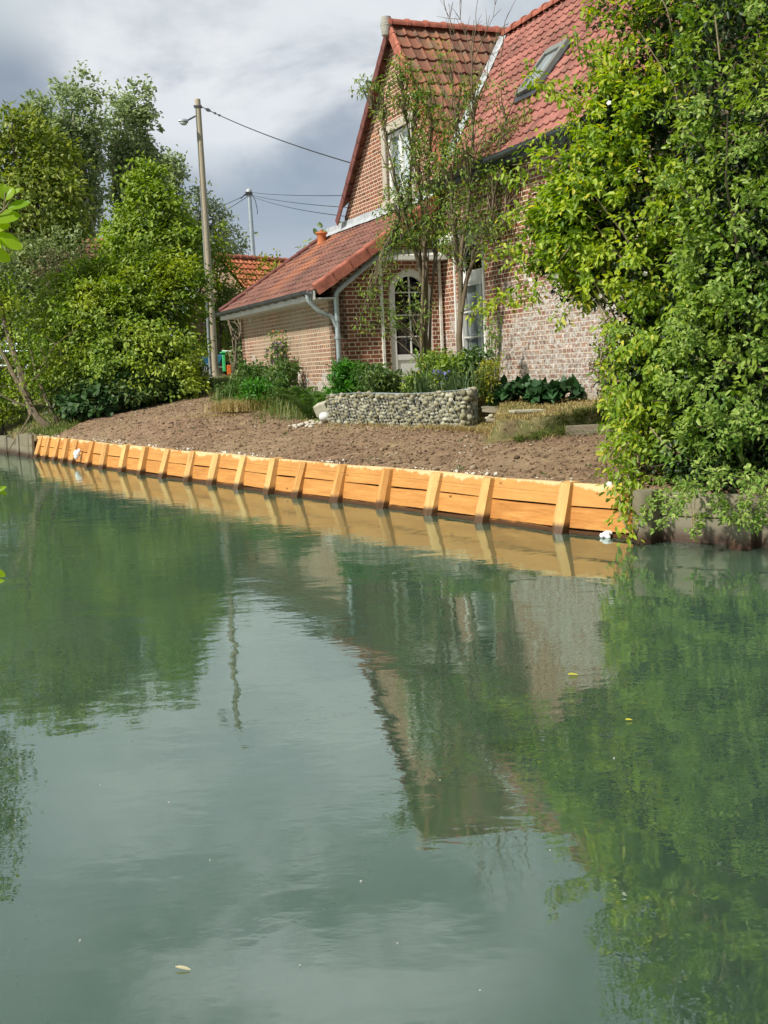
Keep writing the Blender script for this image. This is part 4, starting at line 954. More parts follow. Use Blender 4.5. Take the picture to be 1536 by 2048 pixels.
# ------------------------------------------------------------------ far background
def simple_house(name, label, cat, px0, px1, py0, py1, Y, eave_drop, dirang, tmat, wmat, ph=3.0, tile=(.26, .34)):
    a = D(px0, py0, Y); b = D(px1, py1, Y+dirang); a[2] = b[2] = (a[2]+b[2])/2
    t = thing(name, label, cat, (float(a[0]), float(a[1]), gz(a[0], a[1])-.1)); d = b-a; L = np.linalg.norm(d); d /= L; out = np.cross(d, UP)
    if out[1] > 0: out = -out
    pitch = R(45); up = -out*math.cos(pitch)+UP*math.sin(pitch); n = out*math.sin(pitch)+UP*math.cos(pitch); LL = eave_drop/math.sin(pitch)
    eo = a-up*LL
    tiles('roof', eo, d, up, n, 0, L, 0, LL, tile[0], tile[1], tmat, t, lift=.05, wave=.035)
    up2 = out*math.cos(pitch)+UP*math.sin(pitch); n2 = -out*math.sin(pitch)+UP*math.cos(pitch)
    tiles('roof', a-up2*LL, d, up2, n2, 0, L, 0, LL, tile[0], tile[1], tmat, t, lift=.05, wave=.035, shift=60)
    ridge_tiles(a-d*.05, b+d*.05, t, tmat if False else M['ridge_tile'], .14, .4)
    g0 = gz(a[0], a[1])-.3; e0 = eo-out*.25; w_ = 2*LL*math.cos(pitch)-.5; q = e0.copy(); q[2] = g0
    mb = MB(); hw = eo[2]-g0+.05; V = [q, q+d*L, q+d*L-out*w_, q-out*w_]; V2 = [v+UP*hw for v in V]; r0 = a-UP*.12; r1 = b-UP*.12
    mb.add(V+V2+[r0, r1], [(0, 1, 5, 4), (1, 2, 6, 9, 5), (2, 3, 7, 6), (3, 0, 4, 8, 7)]); mb.build('wall', wmat, t); return t
simple_house('orange_roofed_house', 'distant house under a bright orange tiled roof behind the metal pole', 'house', 436, 640, 498, 540, 46, 3.4, 5, M['tile_far'], M['brick_gable'])
simple_house('old_barn', 'dark mossy tiled barn roof half hidden among the trees on the left', 'barn', 130, 245, 487, 480, 47, 2.2, 0, M['tile_barn'], M['brick_gable'])

# tall poplars
pop = lambda lab, px, base_py, bl, Y, n, r: tree('poplar_tree', lab, 'tree', (D(px, 500, Y)[0], Y, 1.7), [blob(x, y, Y, rx, ry) for x, y, rx, ry in bl], M['lf_poplar'], M['bark_pale'], int(n*.8), 26, .24, .20, .52, r, 'oval', 'tall poplars behind the garden', .35, .4, .3, 34, squash=1.0)
pop('tall grey green poplar with the highest crown of the group', 172, 500, [(160, 250, 52, 95), (140, 330, 48, 90), (162, 330, 38, 110), (150, 420, 50, 90), (120, 300, 40, 80)], 66, 430, .4)
pop('poplar with a rounded crown right of the highest poplar', 240, 500, [(250, 265, 54, 80), (275, 210, 30, 45), (262, 330, 48, 90), (250, 400, 34, 80), (290, 340, 32, 70)], 69, 380, .36)
pop('slim poplar rising left of the highest poplar', 70, 500, [(82, 240, 22, 75), (90, 320, 34, 80), (75, 400, 40, 80)], 64, 170, .25)
pop('small poplar peeping out between the tallest crown and the wooden pole', 335, 520, [(343, 345, 28, 38), (325, 390, 34, 60), (350, 390, 22, 40)], 74, 130, .22)
tree('willow_tree', 'pale grey willow behind the wooden pole', 'tree', (D(400, 520, 76)[0], 76, 1.8), [blob(395, 430, 76, 40, 60), blob(430, 450, 76, 34, 55), blob(455, 490, 76, 34, 40), blob(380, 490, 76, 40, 50), blob(425, 520, 76, 60, 40)], M['lf_willow'], M['bark'], 260, 15, .32, .16, .85, .3, 'long', None, .3, .3, .5, 26)
tree('walnut_tree', 'broad dark tree with pale young leaves at the left edge', 'tree', (D(60, 600, 42)[0], 42, 1.7), [blob(30, 300, 42, 95, 85), blob(-30, 360, 42, 100, 120), blob(90, 330, 42, 70, 80), blob(60, 420, 41, 110, 90), blob(130, 400, 41, 45, 70), blob(20, 500, 41, 120, 90), blob(120, 470, 41, 50, 60)], M['lf_walnut'], M['bark_dark'], 620, 22, .22, .11, .50, .35, 'long', None, .45, .5, .45, 30)
tree('linden_tree', 'cone shaped light green tree between the poplars and the wooden pole', 'tree', (D(300, 640, 39)[0], 39, 1.6), [blob(292, 375, 39, 38, 50), blob(300, 430, 39, 70, 60), blob(305, 490, 39, 92, 65), blob(360, 500, 38.5, 52, 60), blob(250, 500, 39, 55, 55), blob(310, 545, 39, 95, 50)], M['lf_linden'], M['bark'], 560, 22, .17, .12, .40, .22, 'oval', None, .45, .5, .35, 30)
tree('young_tree', 'small yellow green tree close behind the wooden pole', 'tree', (D(440, 650, 40)[0], 40, 1.6), [blob(440, 500, 40, 22, 45), blob(445, 560, 40, 28, 50), blob(438, 620, 41, 32, 50), blob(430, 690, 42, 40, 34)], M['lf_hedge'], M['bark'], 120, 20, .15, .09, .34, .1, 'oval', None, .4, .5, .35, 14)
tree('climbing_shrub', 'yellow green shoots over the orange roof of the distant house', 'shrub', (D(535, 600, 41)[0], 41, 1.6), [blob(540, 535, 41, 26, 24), blob(515, 575, 41, 34, 26), blob(560, 560, 41, 20, 30), blob(470, 590, 41, 30, 24), blob(520, 640, 41, 60, 50)], M['lf_yellow'], M['bark'], 110, 16, .14, .08, .34, .06, 'oval', None, .3, .5, .2, 16)
tree('grey_shrub', 'grey green shrub growing between the wooden pole and the brick lean-to', 'shrub', (D(462, 740, 33.5)[0], 33.5, 1.5), [blob(474, 670, 40, 22, 50), blob(462, 620, 40, 30, 40), blob(478, 720, 36, 10, 30), blob(500, 660, 40, 40, 60)], M['lf_grey'], M['bark'], 240, 20, .12, .07, .28, .07, 'oval', None, .45, .5, .3, 18)
tree('mixed_shrub', 'grey green bushes at the left edge above the leaning trunks', 'shrub', (D(30, 740, 34)[0], 34, 1.5), [blob(60, 560, 34, 100, 80), blob(120, 520, 35, 60, 60), blob(20, 640, 34, 90, 70), blob(90, 640, 33.5, 70, 60), blob(-60, 600, 34, 90, 120), blob(-10, 745, 37, 70, 40), blob(-120, 720, 36, 90, 80)], M['lf_grey'], M['bark_dark'], 620, 22, .14, .09, .36, .12, 'oval', None, .45, .5, .3, 30)
tree('twiggy_shrub', 'brownish twiggy shrub in front of the dark barn roof', 'shrub', (D(110, 700, 32.5)[0], 32.5, 1.5), [blob(115, 535, 32.5, 48, 36)], simple('dry_leaves', (.20, .165, .09), .8, .2, 0, 9, .4), M['twig'], 60, 16, .10, .04, .3, .05, 'long', None, .3, .5, .3, 40)
tree('hedge_shrub', 'big rounded hedge bush with a yellow green top and dark foot', 'hedge', (D(280, 800, 30)[0], 30, 1.2), [blob(240, 600, 30.5, 118, 90), blob(335, 590, 31, 84, 78), blob(200, 680, 29.5, 115, 110), blob(325, 640, 31, 74, 115), blob(150, 620, 30.5, 80, 70), blob(260, 740, 28.8, 140, 90), blob(345, 745, 30.5, 50, 68), blob(165, 770, 28.5, 75, 60), blob(90, 720, 30.5, 60, 70)], M['lf_hedge'], M['bark_dark'], 1400, 26, .13, .075, .32, .12, 'oval', None, .62, .5, .35, 60, stems=3)
tree('dark_undergrowth', 'dark green undergrowth filling the foot of the big hedge bush', 'undergrowth', (D(260, 820, 28.3)[0], 28.3, 1.0), [blob(250, 790, 28.3, 110, 45), blob(340, 770, 29.4, 75, 45), blob(150, 800, 27.8, 50, 42), blob(120, 830, 27.7, 30, 25)], M['lf_hedge_dark'], M['bark_dark'], 420, 20, .11, .08, .26, .05, 'oval', None, .5, .5, .35, 20)
tree('ivy_plant', 'broad leaved ivy at the foot of the hedge above the earth', 'ivy', (D(190, 825, 27.4)[0], 27.4, .85), [blob(185, 800, 27.4, 55, 30), blob(240, 790, 27.8, 60, 34), blob(300, 780, 28.4, 50, 30), blob(160, 825, 27.1, 25, 18)], M['lf_ivy'], M['bark_dark'], 130, 16, .15, .15, .24, .03, 'heart', None, .7, .35, .6, 10)
tree('red_leaved_shrub', 'dark red leaved shrub behind the metal railing', 'shrub', (D(35, 720, 36)[0], 36, 1.7), [blob(28, 640, 36, 14, 20), blob(38, 672, 36, 12, 22)], M['lf_red'], M['bark_dark'], 26, 18, .12, .09, .2, .04, 'oval', None, .4, .5, .3, 8)
tree('bank_bush', 'bright yellow green bush hanging over the water at the left edge', 'bush', (D(5, 850, 29.5)[0], 29.5, .7), [blob(0, 820, 29.3, 42, 26), blob(-50, 800, 29.3, 60, 50), blob(30, 860, 29, 32, 24), blob(20, 780, 31, 60, 30)], M['lf_hedge'], M['bark_dark'], 200, 20, .11, .07, .24, .05, 'oval', None, .4, .5, .3, 14)
tree('tall_bank_tree', 'tall tree on the bank just outside the left edge', 'tree', (D(-330, 700, 30)[0], 30, .8), [blob(-160, 200, 28, 90, 150), blob(-260, 50, 28, 130, 170), blob(-200, 400, 28, 110, 140)], M['lf_walnut'], M['bark_dark'], 330, 18, .16, .1, .38, .3, 'oval', None, .35, .5, .35, 40)
# hillside woodland band far off so the horizon is closed
for i, (px, Y, rx, ry, lab) in enumerate([(-420, 95, 260, 190, 'broad far tree beyond the left edge'), (-150, 110, 200, 150, 'far round tree behind the walnut tree'), (700, 130, 160, 90, 'far tree hidden behind the house gable'), (1900, 60, 300, 260, 'far tree beyond the right edge')]):
    tree('distant_tree', lab, 'tree', (D(px, 600, Y)[0], Y, 1.8), [blob(px, 520, Y, rx*.6, ry*.6), blob(px+rx*.3, 570, Y, rx*.5, ry*.5)], M['lf_poplar'], M['bark'], 130, 14, .8, .6, 1.8, .4, 'oval', 'far trees round the garden', .4)

# leaning thin trunks on the bank at the left
lt = thing('leaning_alder', 'thin leaning alder stems rooted at the end of the grey timber wall', 'tree', tuple(G_hit(100, 853, 20)))
mb = MB(); tips = []
def lean(p, r, n=6): mb.tube([D(*q) for q in p], [r*(1-.6*i/(len(p)-1)) for i in range(len(p))], n)
lean([(103, 858, 27.3), (75, 835, 27.3), (55, 800, 27.4), (30, 755, 27.6), (12, 720, 27.8), (-20, 660, 28)], .095)
lean([(66, 830, 27.5), (50, 780, 27.5), (40, 740, 27.6), (22, 690, 27.8), (8, 640, 28), (-6, 560, 28.2)], .10)
lean([(118, 850, 27.6), (100, 815, 27.6), (85, 780, 27.7), (70, 740, 27.9), (62, 700, 28)], .06)
lean([(135, 850, 27.9), (110, 815, 27.9), (96, 800, 28), (80, 790, 28.1)], .05)
lean([(62, 850, 27.5), (40, 870, 27.3), (28, 890, 27.2)], .02); lean([(60, 832, 27.5), (45, 858, 27.4), (15, 903, 27.2)], .03)
lean([(70, 815, 27.4), (45, 810, 27.4), (10, 795, 27.3), (-20, 770, 27.3)], .03); lean([(60, 765, 27.5), (95, 735, 27.6), (70, 660, 27.8)], .025)
lean([(75, 745, 27.5), (110, 690, 27.6), (150, 660, 27.7)], .022); lean([(130, 730, 27.9), (115, 690, 28), (65, 655, 28)], .02)
mb.build('trunk', M['bark'], lt, smooth=True)
C = np.concatenate([shell_points(*blob(10, 600, 28, 60, 60), 70, .1), shell_points(*blob(60, 680, 27.7, 60, 50), 40, .1), shell_points(*blob(70, 760, 27.5, 60, 50), 26, .1), shell_points(*blob(-60, 540, 28, 70, 100), 80, .1)])
leaf_cloud('crown', C, .24, 12, .10, .07, M['lf_hedge'], lt)

# hanging foreground leaves of an alder at the left edge
al = thing('alder_branch', 'close bright green alder leaves poking in at the left edge', 'branch', tuple(D(-180, 500, 3.6)))
def big_leaf(base, tip, w, nrm, mb):
    base = np.array(base, float); tip = np.array(tip, float); a = tip-base; L = np.linalg.norm(a); a /= L; b = np.cross(a, np.array(nrm)); b /= np.linalg.norm(b); n = np.cross(b, a); V = []; m_ = 9; k_ = 6
    for i in range(m_+1):
        u = i/m_; hw = w*math.sin(math.pi*min(1, u*.93+.04))**.6*(1 if u < .97 else .35)
        for j in range(-k_, k_+1):
            v = j/k_; zz_ = .18*abs(v)*w + .012*L*math.sin(u*26+abs(v)*2)*abs(v) - .18*L*u*u; V.append(base+a*L*u+b*v*hw*(1+.05*math.sin(u*60))+n*zz_-a*abs(v)*.0)
    c = 2*k_+1; mb.add(V, [(i*c+j, i*c+j+1, (i+1)*c+j+1, (i+1)*c+j) for i in range(m_) for j in range(c-1)])
mb = MB(); q = lambda x, y, Y=3.6: D(x, y, Y)
vn = np.array([-.25, -.9, .35])
for (b, t, w, nn) in [((8, 398), (6, 366), .018, (.3, -.9, .2)), ((10, 400), (24, 372), .022, vn), ((28, 388), (40, 375), .008, vn), ((16, 418), (58, 400), .021, (-.1, -.75, .65)), ((-14, 440), (38, 427), .030, (-.2, -.8, .6)), ((-20, 462), (18, 447), .016, (0, -.9, .4)), ((-12, 470), (44, 492), .026, (.1, -.8, .6)), ((-20, 500), (20, 520), .02, vn),
                      ((-16, 968), (12, 990), .010, vn), ((-14, 985), (11, 972), .008, vn), ((-14, 1140), (10, 1152), .012, vn), ((-18, 1165), (8, 1160), .008, vn)]:
    big_leaf(q(*b), q(*t), w, nn, mb)
for _ in range(3):
    x, y = random.uniform(-80, -40), random.uniform(350, 560); a = random.uniform(-.5, .5); big_leaf(q(x, y, 3.6+random.uniform(-.4, .5)), q(x+40*math.cos(a), y+40*math.sin(a), 3.6+random.uniform(-.3, .3)), .025, (random.uniform(-.5, .5), -.8, .6), mb)
mb.build('leaves', M['lf_alder'], al, smooth=True)
mb = MB(); mb.tube([q(-420, 700), q(-200, 560), q(-60, 470), q(8, 420), q(10, 385)], [.009, .007, .005, .003, .002], 6); mb.tube([q(-420, 900), q(-120, 930), q(-40, 960), q(-10, 975)], [.005, .004, .003, .002], 6); mb.tube([q(-420, 1060), q(-60, 1120), q(-14, 1150)], [.005, .004, .002], 6)
mb.tube([q(8, 420), q(30, 388)], [.003, .0015], 5)
mb.build('twig', M['twig'], al, smooth=True)

# ------------------------------------------------------------------ climbing rose and hedge at the right
rose = thing('climbing_rose_bush', 'tall yellow green rose bush hiding the end of the house and hanging to the water', 'bush', (3.4, 12.2, .7))
RB = [blob(*b) for b in [(1290, 90, 13, 110, 110, 1.0), (1220, 230, 12.8, 85, 90, .9), (1300, 260, 12.6, 120, 110, 1.0), (1190, 340, 12.8, 95, 75, .8), (1130, 400, 13, 65, 55, .6), (1240, 430, 12.5, 130, 90, .9), (1150, 480, 12.9, 80, 55, .6),
                         (1260, 540, 12.3, 105, 75, .8), (1100, 500, 13.1, 45, 45, .5), (1160, 560, 13, 50, 40, .5), (1290, 640, 12, 80, 80, .7), (1270, 740, 11.8, 60, 80, .6), (1300, 840, 11.6, 55, 80, .5), (1085, 440, 13.2, 30, 35, .4), (1370, 430, 12.2, 70, 110, .7), (1360, 620, 11.8, 60, 90, .6)]]
C = np.concatenate([shell_points(c, r, int(18+np.prod(r)**.667*100), .45, seed=i, bump=.35) for i, (c, r) in enumerate(RB)])
leaf_cloud('foliage', C, np.clip(RNG.normal(.125, .045, len(C)), .05, .24), 22, .086, .048, M['lf_rose'], rose, (3.6, 13.2, 2.5), .55, 'oval', .5, .8)
# sprays that stick out: over the roof, across the window, down to the water
SPRAY = [[(1200, 150, 12.8), (1160, 110, 12.7), (1150, 60, 12.6)], [(1180, 110, 12.7), (1150, 90, 12.6)], [(1150, 200, 12.9), (1090, 170, 13), (1055, 135, 13.1)], [(1160, 200, 12.9), (1110, 185, 13), (1065, 160, 13)],
         [(1110, 350, 13), (1060, 325, 13.1), (1025, 330, 13.2)], [(1100, 370, 13), (1050, 370, 13.1), (1000, 350, 13.2)], [(1080, 400, 13), (1030, 420, 13.1), (1005, 445, 13.2)],
         [(1090, 500, 13), (1030, 490, 13.1), (985, 500, 13.2)], [(1085, 520, 13), (1020, 525, 13.1), (970, 515, 13.3)], [(1060, 560, 13), (1015, 590, 13.2), (960, 610, 13.4)], [(1070, 590, 13), (1000, 600, 13.2), (945, 630, 13.4)],
         [(1250, 820, 11.6), (1240, 900, 11), (1235, 960, 10.7)], [(1262, 830, 11.6), (1256, 900, 11), (1262, 1000, 10.5), (1250, 1062, 10.35)], [(1240, 840, 11.6), (1226, 920, 10.9), (1232, 985, 10.6)], [(1240, 950, 10.7), (1240, 1030, 10.4), (1262, 1072, 10.3)],
         [(1280, 850, 11.4), (1275, 930, 10.9), (1262, 980, 10.6)], [(1150, 590, 12.8), (1130, 620, 12.8), (1118, 645, 12.8)], [(1220, 640, 12.4), (1200, 720, 12.3), (1215, 800, 12.2)], [(1210, 880, 11.7), (1222, 820, 11.8), (1240, 780, 11.8)],
         [(1200, 260, 12.8), (1120, 250, 13), (1050, 290, 13.1)], [(1150, 480, 12.7), (1090, 560, 12.8), (1075, 600, 12.9)]]
mb = MB(); S = []
for sp in SPRAY:
    P = [D(*q) for q in sp]; mb.tube(P, [.010-.006*i/(len(P)-1) for i in range(len(P))], 5)
    for a, b in zip(P[:-1], P[1:]):
        nn = max(2, int(np.linalg.norm(b-a)/.09))
        for i in range(nn): S.append(a+(b-a)*i/nn+RNG.normal(0, .04, 3))
    S.append(P[-1])
leaf_cloud('sprays', np.array(S), .13, 11, .078, .046, M['lf_rose'], rose, None, .5, 'oval', .6, .8)
for k in range(26):
    b = RB[random.randrange(len(RB))]; a = np.array([3.4+random.uniform(-.3, .5), 12.4+random.uniform(-.3, .4), .7]); t_ = shell_points(b[0], b[1], 1, .9)[0]; mb.tube(bend(a, t_, 7, .1, -.3), [.028, .024, .02, .016, .012, .008, .005], 5)
for sp in ([(1310, -30, 11.9), (1335, 20, 11.9), (1345, 66, 12)], [(1430, 30, 11), (1440, 120, 11)], [(1345, 905, 10.9), (1395, 905, 10.8), (1425, 925, 10.7)], [(1375, 700, 10.9), (1400, 720, 10.8), (1450, 735, 10.8), (1500, 760, 10.8)], [(1300, 855, 11.2), (1330, 890, 11.1), (1350, 905, 11)]):
    mb.tube([D(*q) for q in sp], [.009]*len(sp), 5)
mb.build('stems', M['twig'], rose, smooth=True)
def flowers(pts, parent, mat, name, size, petals=5):
    P = []; A = []; N = []
    for c in pts:
        n = unit(np.array([-.2, -.8, .5])+RNG.normal(0, .4, 3)); e = unit(np.cross(n, [0, 0, 1.])); f = np.cross(n, e)
        for k in range(petals): t = 2*math.pi*k/petals; P.append(c); A.append(e*math.cos(t)+f*math.sin(t)+n*.3); N.append(n)
    k = len(P); V, F = leaf_mesh(np.array(P), np.array(A), np.array(N), np.full(k, size), np.full(k, size*1.1), .1, 'wide'); return mesh_np(name, V, F, mat, parent)
for x, y, Y in [(1218, 206, 12.1), (1040, 445, 12.6), (1112, 552, 12.5), (1200, 592, 12.0), (1188, 600, 12), (1218, 968, 10.4), (1290, 548, 11.6), (1060, 560, 12.7)]: flowers([D(x, y, Y)], rose, M['petal_white'], 'flower', .030)

pv = thing('privet_hedge', 'tall dark green privet hedge with light shoots at the right edge', 'hedge', (5.0, 10.8, .7))
PB = [blob(*b) for b in [(1440, 60, 11.2, 130, 120, 1.0), (1480, 250, 10.8, 120, 130, .9), (1430, 360, 11, 90, 110, .8), (1500, 470, 10.5, 100, 120, .8), (1420, 540, 10.9, 95, 90, .8), (1480, 650, 10.4, 110, 110, .8), (1390, 700, 11, 75, 100, .7), (1440, 800, 10.5, 110, 90, .7),
                         (1360, 860, 11, 60, 85, .6), (1500, 880, 10.2, 90, 100, .6), (1420, 950, 10.2, 100, 60, .5), (1340, 960, 10.6, 50, 50, .4), (1640, 300, 10.4, 140, 400, 1.2), (1660, 750, 10, 150, 300, 1.2), (1450, -140, 11.5, 170, 160, 1.2), (1310, -60, 13, 130, 110, 1.0), (1600, -200, 11, 200, 250, 1.3)]]
C = np.concatenate([shell_points(c, r, int(18+np.prod(r)**.667*52), .45, seed=i+20, bump=.35) for i, (c, r) in enumerate(PB)])
C = C[(bank_dist(C[:, 0], C[:, 1]) > -.45) & ((C[:, 2] > .75+.2*RNG.random(len(C))) | (bank_dist(C[:, 0], C[:, 1]) > .4))]
leaf_cloud('foliage', C, np.clip(RNG.normal(.14, .045, len(C)), .06, .24), 20, .078, .044, M['lf_privet'], pv, (5.2, 11.6, 2.5), .55, 'oval', .3, .8)
# inside of hedge and rose: leaves coloured near black as painted shade, plus stems
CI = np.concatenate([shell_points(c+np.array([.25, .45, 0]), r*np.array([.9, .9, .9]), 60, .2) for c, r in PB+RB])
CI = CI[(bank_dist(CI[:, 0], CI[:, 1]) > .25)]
leaf_cloud('inner_shade_foliage', CI, .26, 24, .075, .05, M['lf_inner_shade'], pv, None, .4)
mb = MB(); S = []
for k in range(34):
    b = PB[random.randrange(12)]; a = np.array([5.2+random.uniform(-1.4, .8), 11.2+random.uniform(-.3, .6), .6]); t_ = shell_points(b[0], b[1], 1, .9)[0]; mb.tube(bend(a, t_, 6, .12, -.2), [.035, .028, .02, .015, .01, .006], 5)
# arching shoots with rows of pale leaves, some hanging to the water
for k in range(60):
    c, r = PB[random.choice([1, 2, 3, 4, 5, 6, 7, 8, 9, 10])]; p0 = c+np.array([-.2, -1, .2])*r*np.array([.6, .75, .6])+RNG.normal(0, .35, 3); d = unit(np.array([random.uniform(-1, .4), -.6, random.uniform(.1, .5)])); L = random.uniform(.3, .55)
    P = [p0+d*L*u-UP*.35*L*u*u*1.5 for u in (0, .25, .5, .75, 1)]; mb.tube(P, [.005, .004, .003, .003, .002], 4); S += [p0+d*L*u-UP*.35*L*u*u*1.5 for u in np.linspace(.1, 1, 8)]
for sp in ([(1330, 980, 10.4), (1300, 1010, 10.25), (1285, 1040, 10.2)], [(1440, 1000, 9.9), (1400, 1040, 9.7), (1385, 1065, 9.65)], [(1500, 960, 9.8), (1490, 1010, 9.5), (1480, 1035, 9.4)], [(1390, 985, 10.1), (1360, 1000, 9.9), (1335, 1020, 9.8)], [(1536, 990, 9.6), (1520, 1030, 9.4), (1515, 1050, 9.35)], [(1430, 960, 10), (1440, 1010, 9.7), (1450, 1030, 9.6)]):
    P = [D(*q) for q in sp]; mb.tube(P, .005, 4); 
    for a, b in zip(P[:-1], P[1:]): S += [a+(b-a)*u for u in np.linspace(0, 1, 7)]
mb.build('stems', M['bark_dark'], pv, smooth=True)
leaf_cloud('shoots', np.array(S), .06, 9, .05, .030, G('privet_shoots', [(0, (.14, .25, .045)), (.6, (.26, .37, .08)), (1, (.42, .50, .15))], .3, .55, .22), pv, None, .6, 'oval', .1, .8)
mb = MB()
for dx in (-.01, 0, .012): mb.tube([D(1390+dx*900, 1000, 9.75), D(1388+dx*300, 1040, 9.7), D(1387+dx*500, 1083-abs(dx)*500, 9.7)], [.003, .004, .002], 4)
mb.build('roots', M['lf_straw'], pv)
tree('brown_conifer', 'small bronze twiggy shrub against the whitewashed wall corner', 'shrub', tuple(G_hit(1215, 800)), [blob(1205, 735, 13.6, 18, 45, .2), blob(1215, 700, 13.4, 16, 25, .2), blob(1225, 780, 13.2, 22, 30, .2)], G('bronze_leaves', [(0, (.10, .07, .02)), (1, (.26, .22, .05))], .2), M['twig'], 60, 16, .05, .018, .1, .015, 'long', None, .2, .5, .0, 20)

# ------------------------------------------------------------------ thin trees in front of the house
def thin_tree(label, stems, clus, per, spread, dead=(), base=None, n_c=1.7):
    b = D(*stems[0][0][:3]); t = thing('slender_tree', label, 'tree', (float(b[0]), float(b[1]), gz(b[0], b[1])), 'slender trees in front of the windows'); mb = MB(); tips = []
    for st in stems:
        P = [D(*q[:3]) for q in st]; r0, r1 = st[0][3], st[-1][3]; Q = []
        for a, c in zip(P[:-1], P[1:]):
            for u in (0, .33, .66): Q.append(a+(c-a)*u+RNG.normal(0, .012, 3))
        Q.append(P[-1]); Q[0] = Q[0]-UP*.3; m_ = len(Q)-1; mb.tube(Q, [r0+(r1-r0)*(i/m_)**.8 for i in range(m_+1)], 8); tips.append(Q)
    C = []
    for (x, y, Y, rx, ry, n) in clus:
        c, r = blob(x, y, Y, rx, ry, .35); pts = c+rdir(int(n*n_c))*r*RNG.random((int(n*n_c), 1))**.4
        C.append(pts)
        for p_ in pts[::2]:
            Q = min(tips, key=lambda q_: min(np.linalg.norm((k_-p_)*[1, .4, .3]) for k_ in q_)); k = min(range(len(Q)), key=lambda i: np.linalg.norm((Q[i]-p_)*[1, .3, 1]+[0, 0, .5])); a = Q[max(0, k)]
            mb.tube([a, a+(p_-a)*.4+UP*.08+RNG.normal(0, .03, 3), a+(p_-a)*.75+UP*.05+RNG.normal(0, .03, 3), p_], [.012, .009, .006, .004], 4, False)
    for p0, p1, k in dead:
        P = bend(D(*p0), D(*p1), 6, .12); mb.tube(P, [.011, .009, .007, .005, .004, .003], 4)
        for j in range(k):
            a = P[random.randint(1, 5)]; d = unit(P[-1]-P[0])+RNG.normal(0, .5, 3); e = a+unit(d)*random.uniform(.12, .4); mb.tube([a, (a+e)/2+RNG.normal(0, .015, 3), e], [.005, .004, .002], 4)
    mb.build('trunk', M['bark'], t, smooth=True); C = np.concatenate(C)
    leaf_cloud('crown', C, spread, per, .085, .028, M['lf_ash'], t, None, .5, 'long', .35, .9); return t
t1 = thin_tree('slender many stemmed tree in front of the arched white window', [
    [(849, 790, 19.2, .06), (850, 700, 19.2, .055), (854, 600, 19.2, .048), (852, 500, 19.2, .05), (838, 380, 19.2, .03), (815, 250, 19.2, .018), (800, 150, 19.2, .006)],
    [(845, 790, 19.1, .05), (843, 700, 19.1, .045), (845, 600, 19.1, .04), (850, 450, 19.1, .035), (862, 300, 19.1, .02), (868, 180, 19.1, .006)],
    [(857, 790, 19.3, .035), (860, 680, 19.3, .032), (864, 560, 19.3, .028), (880, 420, 19.3, .025), (890, 280, 19.3, .012), (885, 160, 19.3, .005)],
    [(850, 560, 19.2, .04), (815, 450, 19.1, .028), (790, 360, 19.1, .018), (770, 270, 19, .012), (752, 190, 19, .005)],
    [(846, 540, 19.2, .03), (825, 430, 19.3, .022), (820, 320, 19.3, .012), (832, 200, 19.3, .005)], [(800, 400, 19.1, .016), (778, 340, 19, .012), (756, 300, 19, .006)], [(775, 260, 19, .012), (745, 215, 19, .006), (712, 160, 19, .003)]],
    [(815, 180, 19.2, 40, 55, 26), (845, 220, 19.2, 45, 55, 30), (795, 150, 19.2, 30, 30, 9), (860, 300, 19.2, 55, 60, 34), (810, 300, 19.1, 40, 50, 16), (770, 215, 19, 18, 45, 10), (735, 175, 19, 26, 14, 9), (850, 380, 19.2, 75, 50, 42), (790, 400, 19.1, 40, 40, 16), (860, 460, 19.2, 80, 40, 44), (790, 470, 19.1, 45, 35, 20), (775, 540, 19.1, 35, 50, 10), (740, 590, 19.1, 26, 40, 7), (770, 640, 19, 35, 40, 8), (830, 620, 19, 45, 60, 9), (735, 640, 19, 20, 30, 3)], 11, .15)
t2 = thin_tree('slender tree with bare top twigs right of the many stemmed tree', [
    [(923, 790, 18.7, .070), (921, 700, 18.7, .062), (920, 610, 18.7, .055), (924, 500, 18.7, .042), (940, 380, 18.7, .032), (945, 250, 18.7, .02), (945, 120, 18.7, .012), (948, 40, 18.7, .004)],
    [(922, 590, 18.7, .04), (955, 500, 18.6, .03), (985, 430, 18.6, .02), (1000, 330, 18.5, .012), (1012, 240, 18.5, .005)],
    [(921, 560, 18.7, .035), (908, 480, 18.7, .03), (905, 380, 18.8, .02), (915, 250, 18.8, .012), (925, 130, 18.8, .005)],
    [(1000, 430, 18.5, .015), (1040, 380, 18.4, .01), (1065, 320, 18.4, .005)], [(935, 330, 18.7, .016), (905, 210, 18.8, .010), (905, 100, 18.8, .005)]],
    [(920, 230, 18.7, 45, 45, 20), (945, 170, 18.7, 40, 40, 14), (905, 320, 18.8, 50, 50, 26), (960, 330, 18.7, 45, 50, 22), (935, 420, 18.7, 60, 50, 34), (1000, 290, 18.5, 40, 50, 14), (1020, 360, 18.5, 50, 35, 20), (985, 450, 18.6, 50, 40, 20), (930, 490, 18.7, 60, 40, 24), (1045, 240, 18.4, 30, 25, 7), (880, 130, 18.8, 30, 40, 7), (975, 640, 18.6, 15, 40, 3), (1000, 190, 18.5, 40, 30, 5)], 10, .145,
    dead=[((945, 120, 18.7), (925, -20, 18.7), 12), ((946, 110, 18.7), (965, -30, 18.7), 12), ((940, 150, 18.7), (905, 5, 18.8), 9), ((946, 130, 18.7), (990, 10, 18.6), 9), ((955, 170, 18.7), (1000, 60, 18.6), 8), ((1000, 120, 18.6), (1036, -10, 18.6), 2), ((935, 200, 18.7), (895, 30, 18.8), 6), ((960, 200, 18.7), (985, 90, 18.7), 6)])

